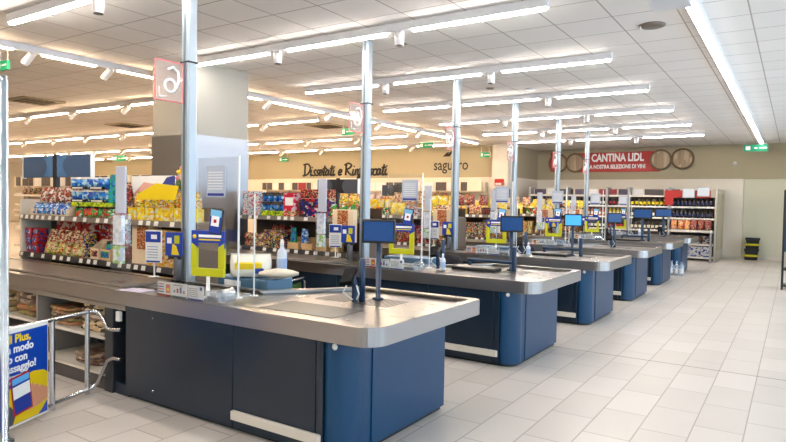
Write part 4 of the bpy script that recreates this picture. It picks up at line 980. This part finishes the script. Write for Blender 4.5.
# ------------------------------------------------------------------ foreground left: post, barrier, poster, bags
t = MB().lathe([(.001, 0), (.06, 0), (.06, .01), (.03, .014), (.03, 2.32), (.024, 2.355), (.001, 2.36)], mat('post_metal', (.38, .45, .52), .22, .95), seg=20)
tag(place(t.build('round_post'), (-4.225, 1.9, 0)), 'tall round metal post at the left beside the blue promotional board', 'post')
bg = tag(empty('barrier', (-4.6, 2.4, 0)), 'chrome tube barrier joining the open shelves of the nearest checkout', 'barrier')
R = (-4.6, 2.4, 0)
MB().tube([(-4.30, 1.72, .70), (-4.43, 2.02, .69), (-4.59, 2.40, .675), (-4.76, 2.80, .665), (-4.725, 2.845, .655), (-4.675, 2.855, .60), (-4.62, 2.855, .535), (-4.56, 2.86, .53), (-4.46, 2.872, .54)], .016, CHROME, 10).build('top_rail', bg, R)
MB().tube([(-4.30, 1.72, .045), (-4.43, 2.02, .045), (-4.59, 2.40, .04), (-4.76, 2.80, .035), (-4.725, 2.84, .075), (-4.67, 2.855, .19), (-4.62, 2.86, .27), (-4.55, 2.865, .30), (-4.46, 2.872, .30)], .016, CHROME, 10).build('lower_rail', bg, R)
for x, y in ((-4.59, 2.40), (-4.745, 2.76), (-4.34, 1.80)):
    MB().tube([(x, y, 0), (x, y, .68)], .019, CHROME, 12).build('upright', bg, R)
ps = empty('promotional_board', (-4.43+.03, 2.02+.012, .03), math.atan2(.92, -.39))
MB().cbox(-.46, .30, -.028, -.008, 0, .67, PAPER, .003).build('frame', ps)
def flat(P, y, m, b=None, th=.0015):
    b = b or MB(); n = len(P)
    b.add([(p[0], y, p[1]) for p in P]+[(p[0], y+th, p[1]) for p in P], [tuple(range(n)), tuple(range(2*n-1, n-1, -1))]+[(i, (i+1) % n, n+(i+1) % n, n+i) for i in range(n)], m); return b
BB = mat('board_blue', s(12, 66, 170), .35)
flat([(-.45, .015), (.29, .015), (.29, .64), (-.45, .64)], -.0295, BB).build('blue_print', ps)
P = [(-.36+.0, .018)]+[(.36, .018), (.36, .08), (.33, .06), (.30, .10)]
P = [(-.42, .018), (.20, .018), (.24, .05), (.288, .10), (.288, .30), (.25, .325), (.16, .34), (.06, .325), (-.05, .27), (-.12, .2), (-.22, .14), (-.42, .1)]
flat(P, -.031, SIGNYEL).build('yellow_print', ps)
b = flat([(.0, .10), (.10, .075), (.20, .085), (.288, .11), (.288, .19), (.25, .205), (.235, .225), (.21, .21), (.195, .24), (.165, .235), (.155, .26), (.13, .25), (.12, .2), (.03, .2)], -.0325, mat('print_skin', s(214, 150, 116), .5))
flat([(-.16, .02), (-.03, .02), (-.0, .09), (-.05, .15), (-.12, .16)], -.0325, mat('print_sleeve', s(70, 76, 92), .6), b); b.build('hand_print', ps)
c, sn = math.cos(.12), math.sin(.12)
def rp(x, z): return (.045+x*c-z*sn, .215+x*sn+z*c)
flat([rp(-.085, -.135), rp(.085, -.135), rp(.085, .135), rp(-.085, .135)], -.034, RED).build('phone_case_print', ps)
flat([rp(-.074, -.122), rp(.074, -.122), rp(.074, .122), rp(-.074, .122)], -.0355, SIGNBLUE).build('phone_screen_print', ps)
b = flat([rp(-.074, -.02), rp(.074, -.02), rp(.074, .065), rp(-.074, .065)], -.037, TXTW); flat([rp(-.074, .08), rp(.074, .08), rp(.074, .122), rp(-.074, .122)], -.037, mat('phone_print_sky', s(90, 170, 230), .5), b); b.build('phone_detail_print', ps)
TE = [('Lidl Plus,', .575, .13, TXTY, .062), ('in un modo', .508, .155, TXTW, .060), ('nuovo con', .442, .10, TXTW, .060), ('un messaggio!', .376, .18, TXTW, .060), ('per ricevere', .335, .05, TXTW, .030), ('e comunicare', .30, .035, TXTW, .030)]
for q, z, x, m_, sz in TE: text('lettering', q, sz*1.25, (x, -.0315, z), m_, ps, align='RIGHT', bold=.002 if sz > .05 else .0005, ext=.001)
tag(ps, 'blue and yellow promotional board with a hand holding a phone on the chrome barrier', 'board')

# paper and fabric bags on the open shelves
def folded(x, y, z, w_, d, h, m, label, rz=0):
    b = MB(); R_ = []; rnd = random.Random(int(x*1000+z*77)); n = 20
    ph = [rnd.uniform(0, 6.28) for _ in range(3)]
    for t, kk in ((0, .93), (.25, 1), (.75, 1), (1, .93)):
        ring = []
        for i in range(n):
            a = 2*PI*i/n; c_, s_ = math.cos(a), math.sin(a); wob = 1+.04*math.sin(3*a+ph[0])+.03*math.sin(5*a+ph[1])
            ring.append((w_/2*kk*wob*math.copysign(abs(c_)**.45, c_), d/2*kk*wob*math.copysign(abs(s_)**.45, s_), h*t+.006*math.sin(4*a+ph[2])*t))
        R_.append(ring)
    b.loft(R_, m); return tag(place(b.build('shopping_bag'), (x, y, z), rz), label, 'bag')
def bagm(n, *c): return printed('bag_'+n, [s(*q) for q in c], 16, .7, stretch=(1, 1, 2))
BAGM = [bagm('brown', (118, 92, 72), (160, 134, 112), (84, 60, 46), (186, 168, 148)), bagm('olive', (128, 118, 62), (150, 130, 92), (96, 84, 50), (120, 84, 56)),
        bagm('cream', (206, 182, 140), (220, 200, 164), (60, 50, 44), (190, 162, 120)), bagm('orange', (160, 104, 66), (180, 140, 96), (120, 104, 60)), bagm('mix', (150, 134, 120), (96, 62, 54), (126, 110, 84))]
z1 = .447; yb = YS[0]
for i, (x, w_) in enumerate(((-6.62, .42), (-6.12, .44))):
    for j in range(4): folded(x+.02*math.sin(j*2.1), yb+.30, z1+.056*j, w_, .44, .052, BAGM[(i*2+j) % 5 if j else 1], 'printed folded bag in the left bay, layer %s of the %s stack' % (('one', 'two', 'three', 'four')[j], ('left', 'right')[i]), .05*math.sin(j))
for j in range(5): folded(-5.50+.015*math.sin(j*2.7), yb+.30, z1+.031*j, .42, .44, .029, BAGM[(3, 1, 4, 1, 3)[j]], 'flat folded carrier bag left of the cream bundle, layer %s' % ('one', 'two', 'three', 'four', 'five')[j], .06*math.sin(j*1.7))
for j in range(5): folded(-5.0+.01*math.sin(j*2.3), yb+.28, z1+.05*j, .36, .42, .048, BAGM[2 if j != 2 else 0], 'cream fabric bag in the thick right-hand shelf bundle, layer %s' % ('one', 'two', 'three', 'four', 'five')[j], .04*math.sin(j*2))
for j in range(3): folded(-5.12+.02*math.sin(j*2.3), yb+.30, .142+.03*j, .40, .42, .028, BAGM[(4, 0, 4)[j]], 'dark printed bag lying on the bottom shelf, layer %s' % ('one', 'two', 'three')[j], .04*math.sin(j*2))
for j in range(2): folded(-6.3, yb+.30, .142+.04*j, .44, .42, .038, BAGM[(1, 3)[j]], 'folded bag on the bottom shelf of the left bay, layer %s' % ('one', 'two')[j], 0)

# low swing gate between the first two checkouts
g = tag(empty('swing_gate', (-4.6, 5.05, 0)), 'low tube gate with blue and green plates between the nearest two checkouts', 'gate')
R = (-4.6, 5.05, 0)
MB().tube([(-4.52, 4.72, .0), (-4.52, 4.72, .66), (-4.56, 4.78, .70), (-4.70, 5.30, .70), (-4.74, 5.38, .66), (-4.74, 5.40, 0)], .018, CHROME, 10).build('tube_frame', g, R)
MB().box(-.01, .01, .0, .01, 0, .01, CHROME)
for (ya, yb2, m_, nm) in ((4.84, 5.0, BB, 'blue_plate'), (5.04, 5.26, mat('plate_green', s(60, 90, 40), .5), 'green_plate')):
    xa = -4.57-(ya-4.8)*.26; xb = -4.57-(yb2-4.8)*.26
    MB().add([(xa, ya, .45), (xb, yb2, .45), (xb, yb2, .66), (xa, ya, .66), (xa-.01, ya, .45), (xb-.01, yb2, .45), (xb-.01, yb2, .66), (xa-.01, ya, .66)], [(0, 1, 2, 3), (7, 6, 5, 4), (0, 4, 5, 1), (1, 5, 6, 2), (2, 6, 7, 3), (3, 7, 4, 0)], m_).build(nm, g, R)
print('PRODUCTS', NP, 'TUBES', tube_n, 'OBJECTS', len(SC.objects))
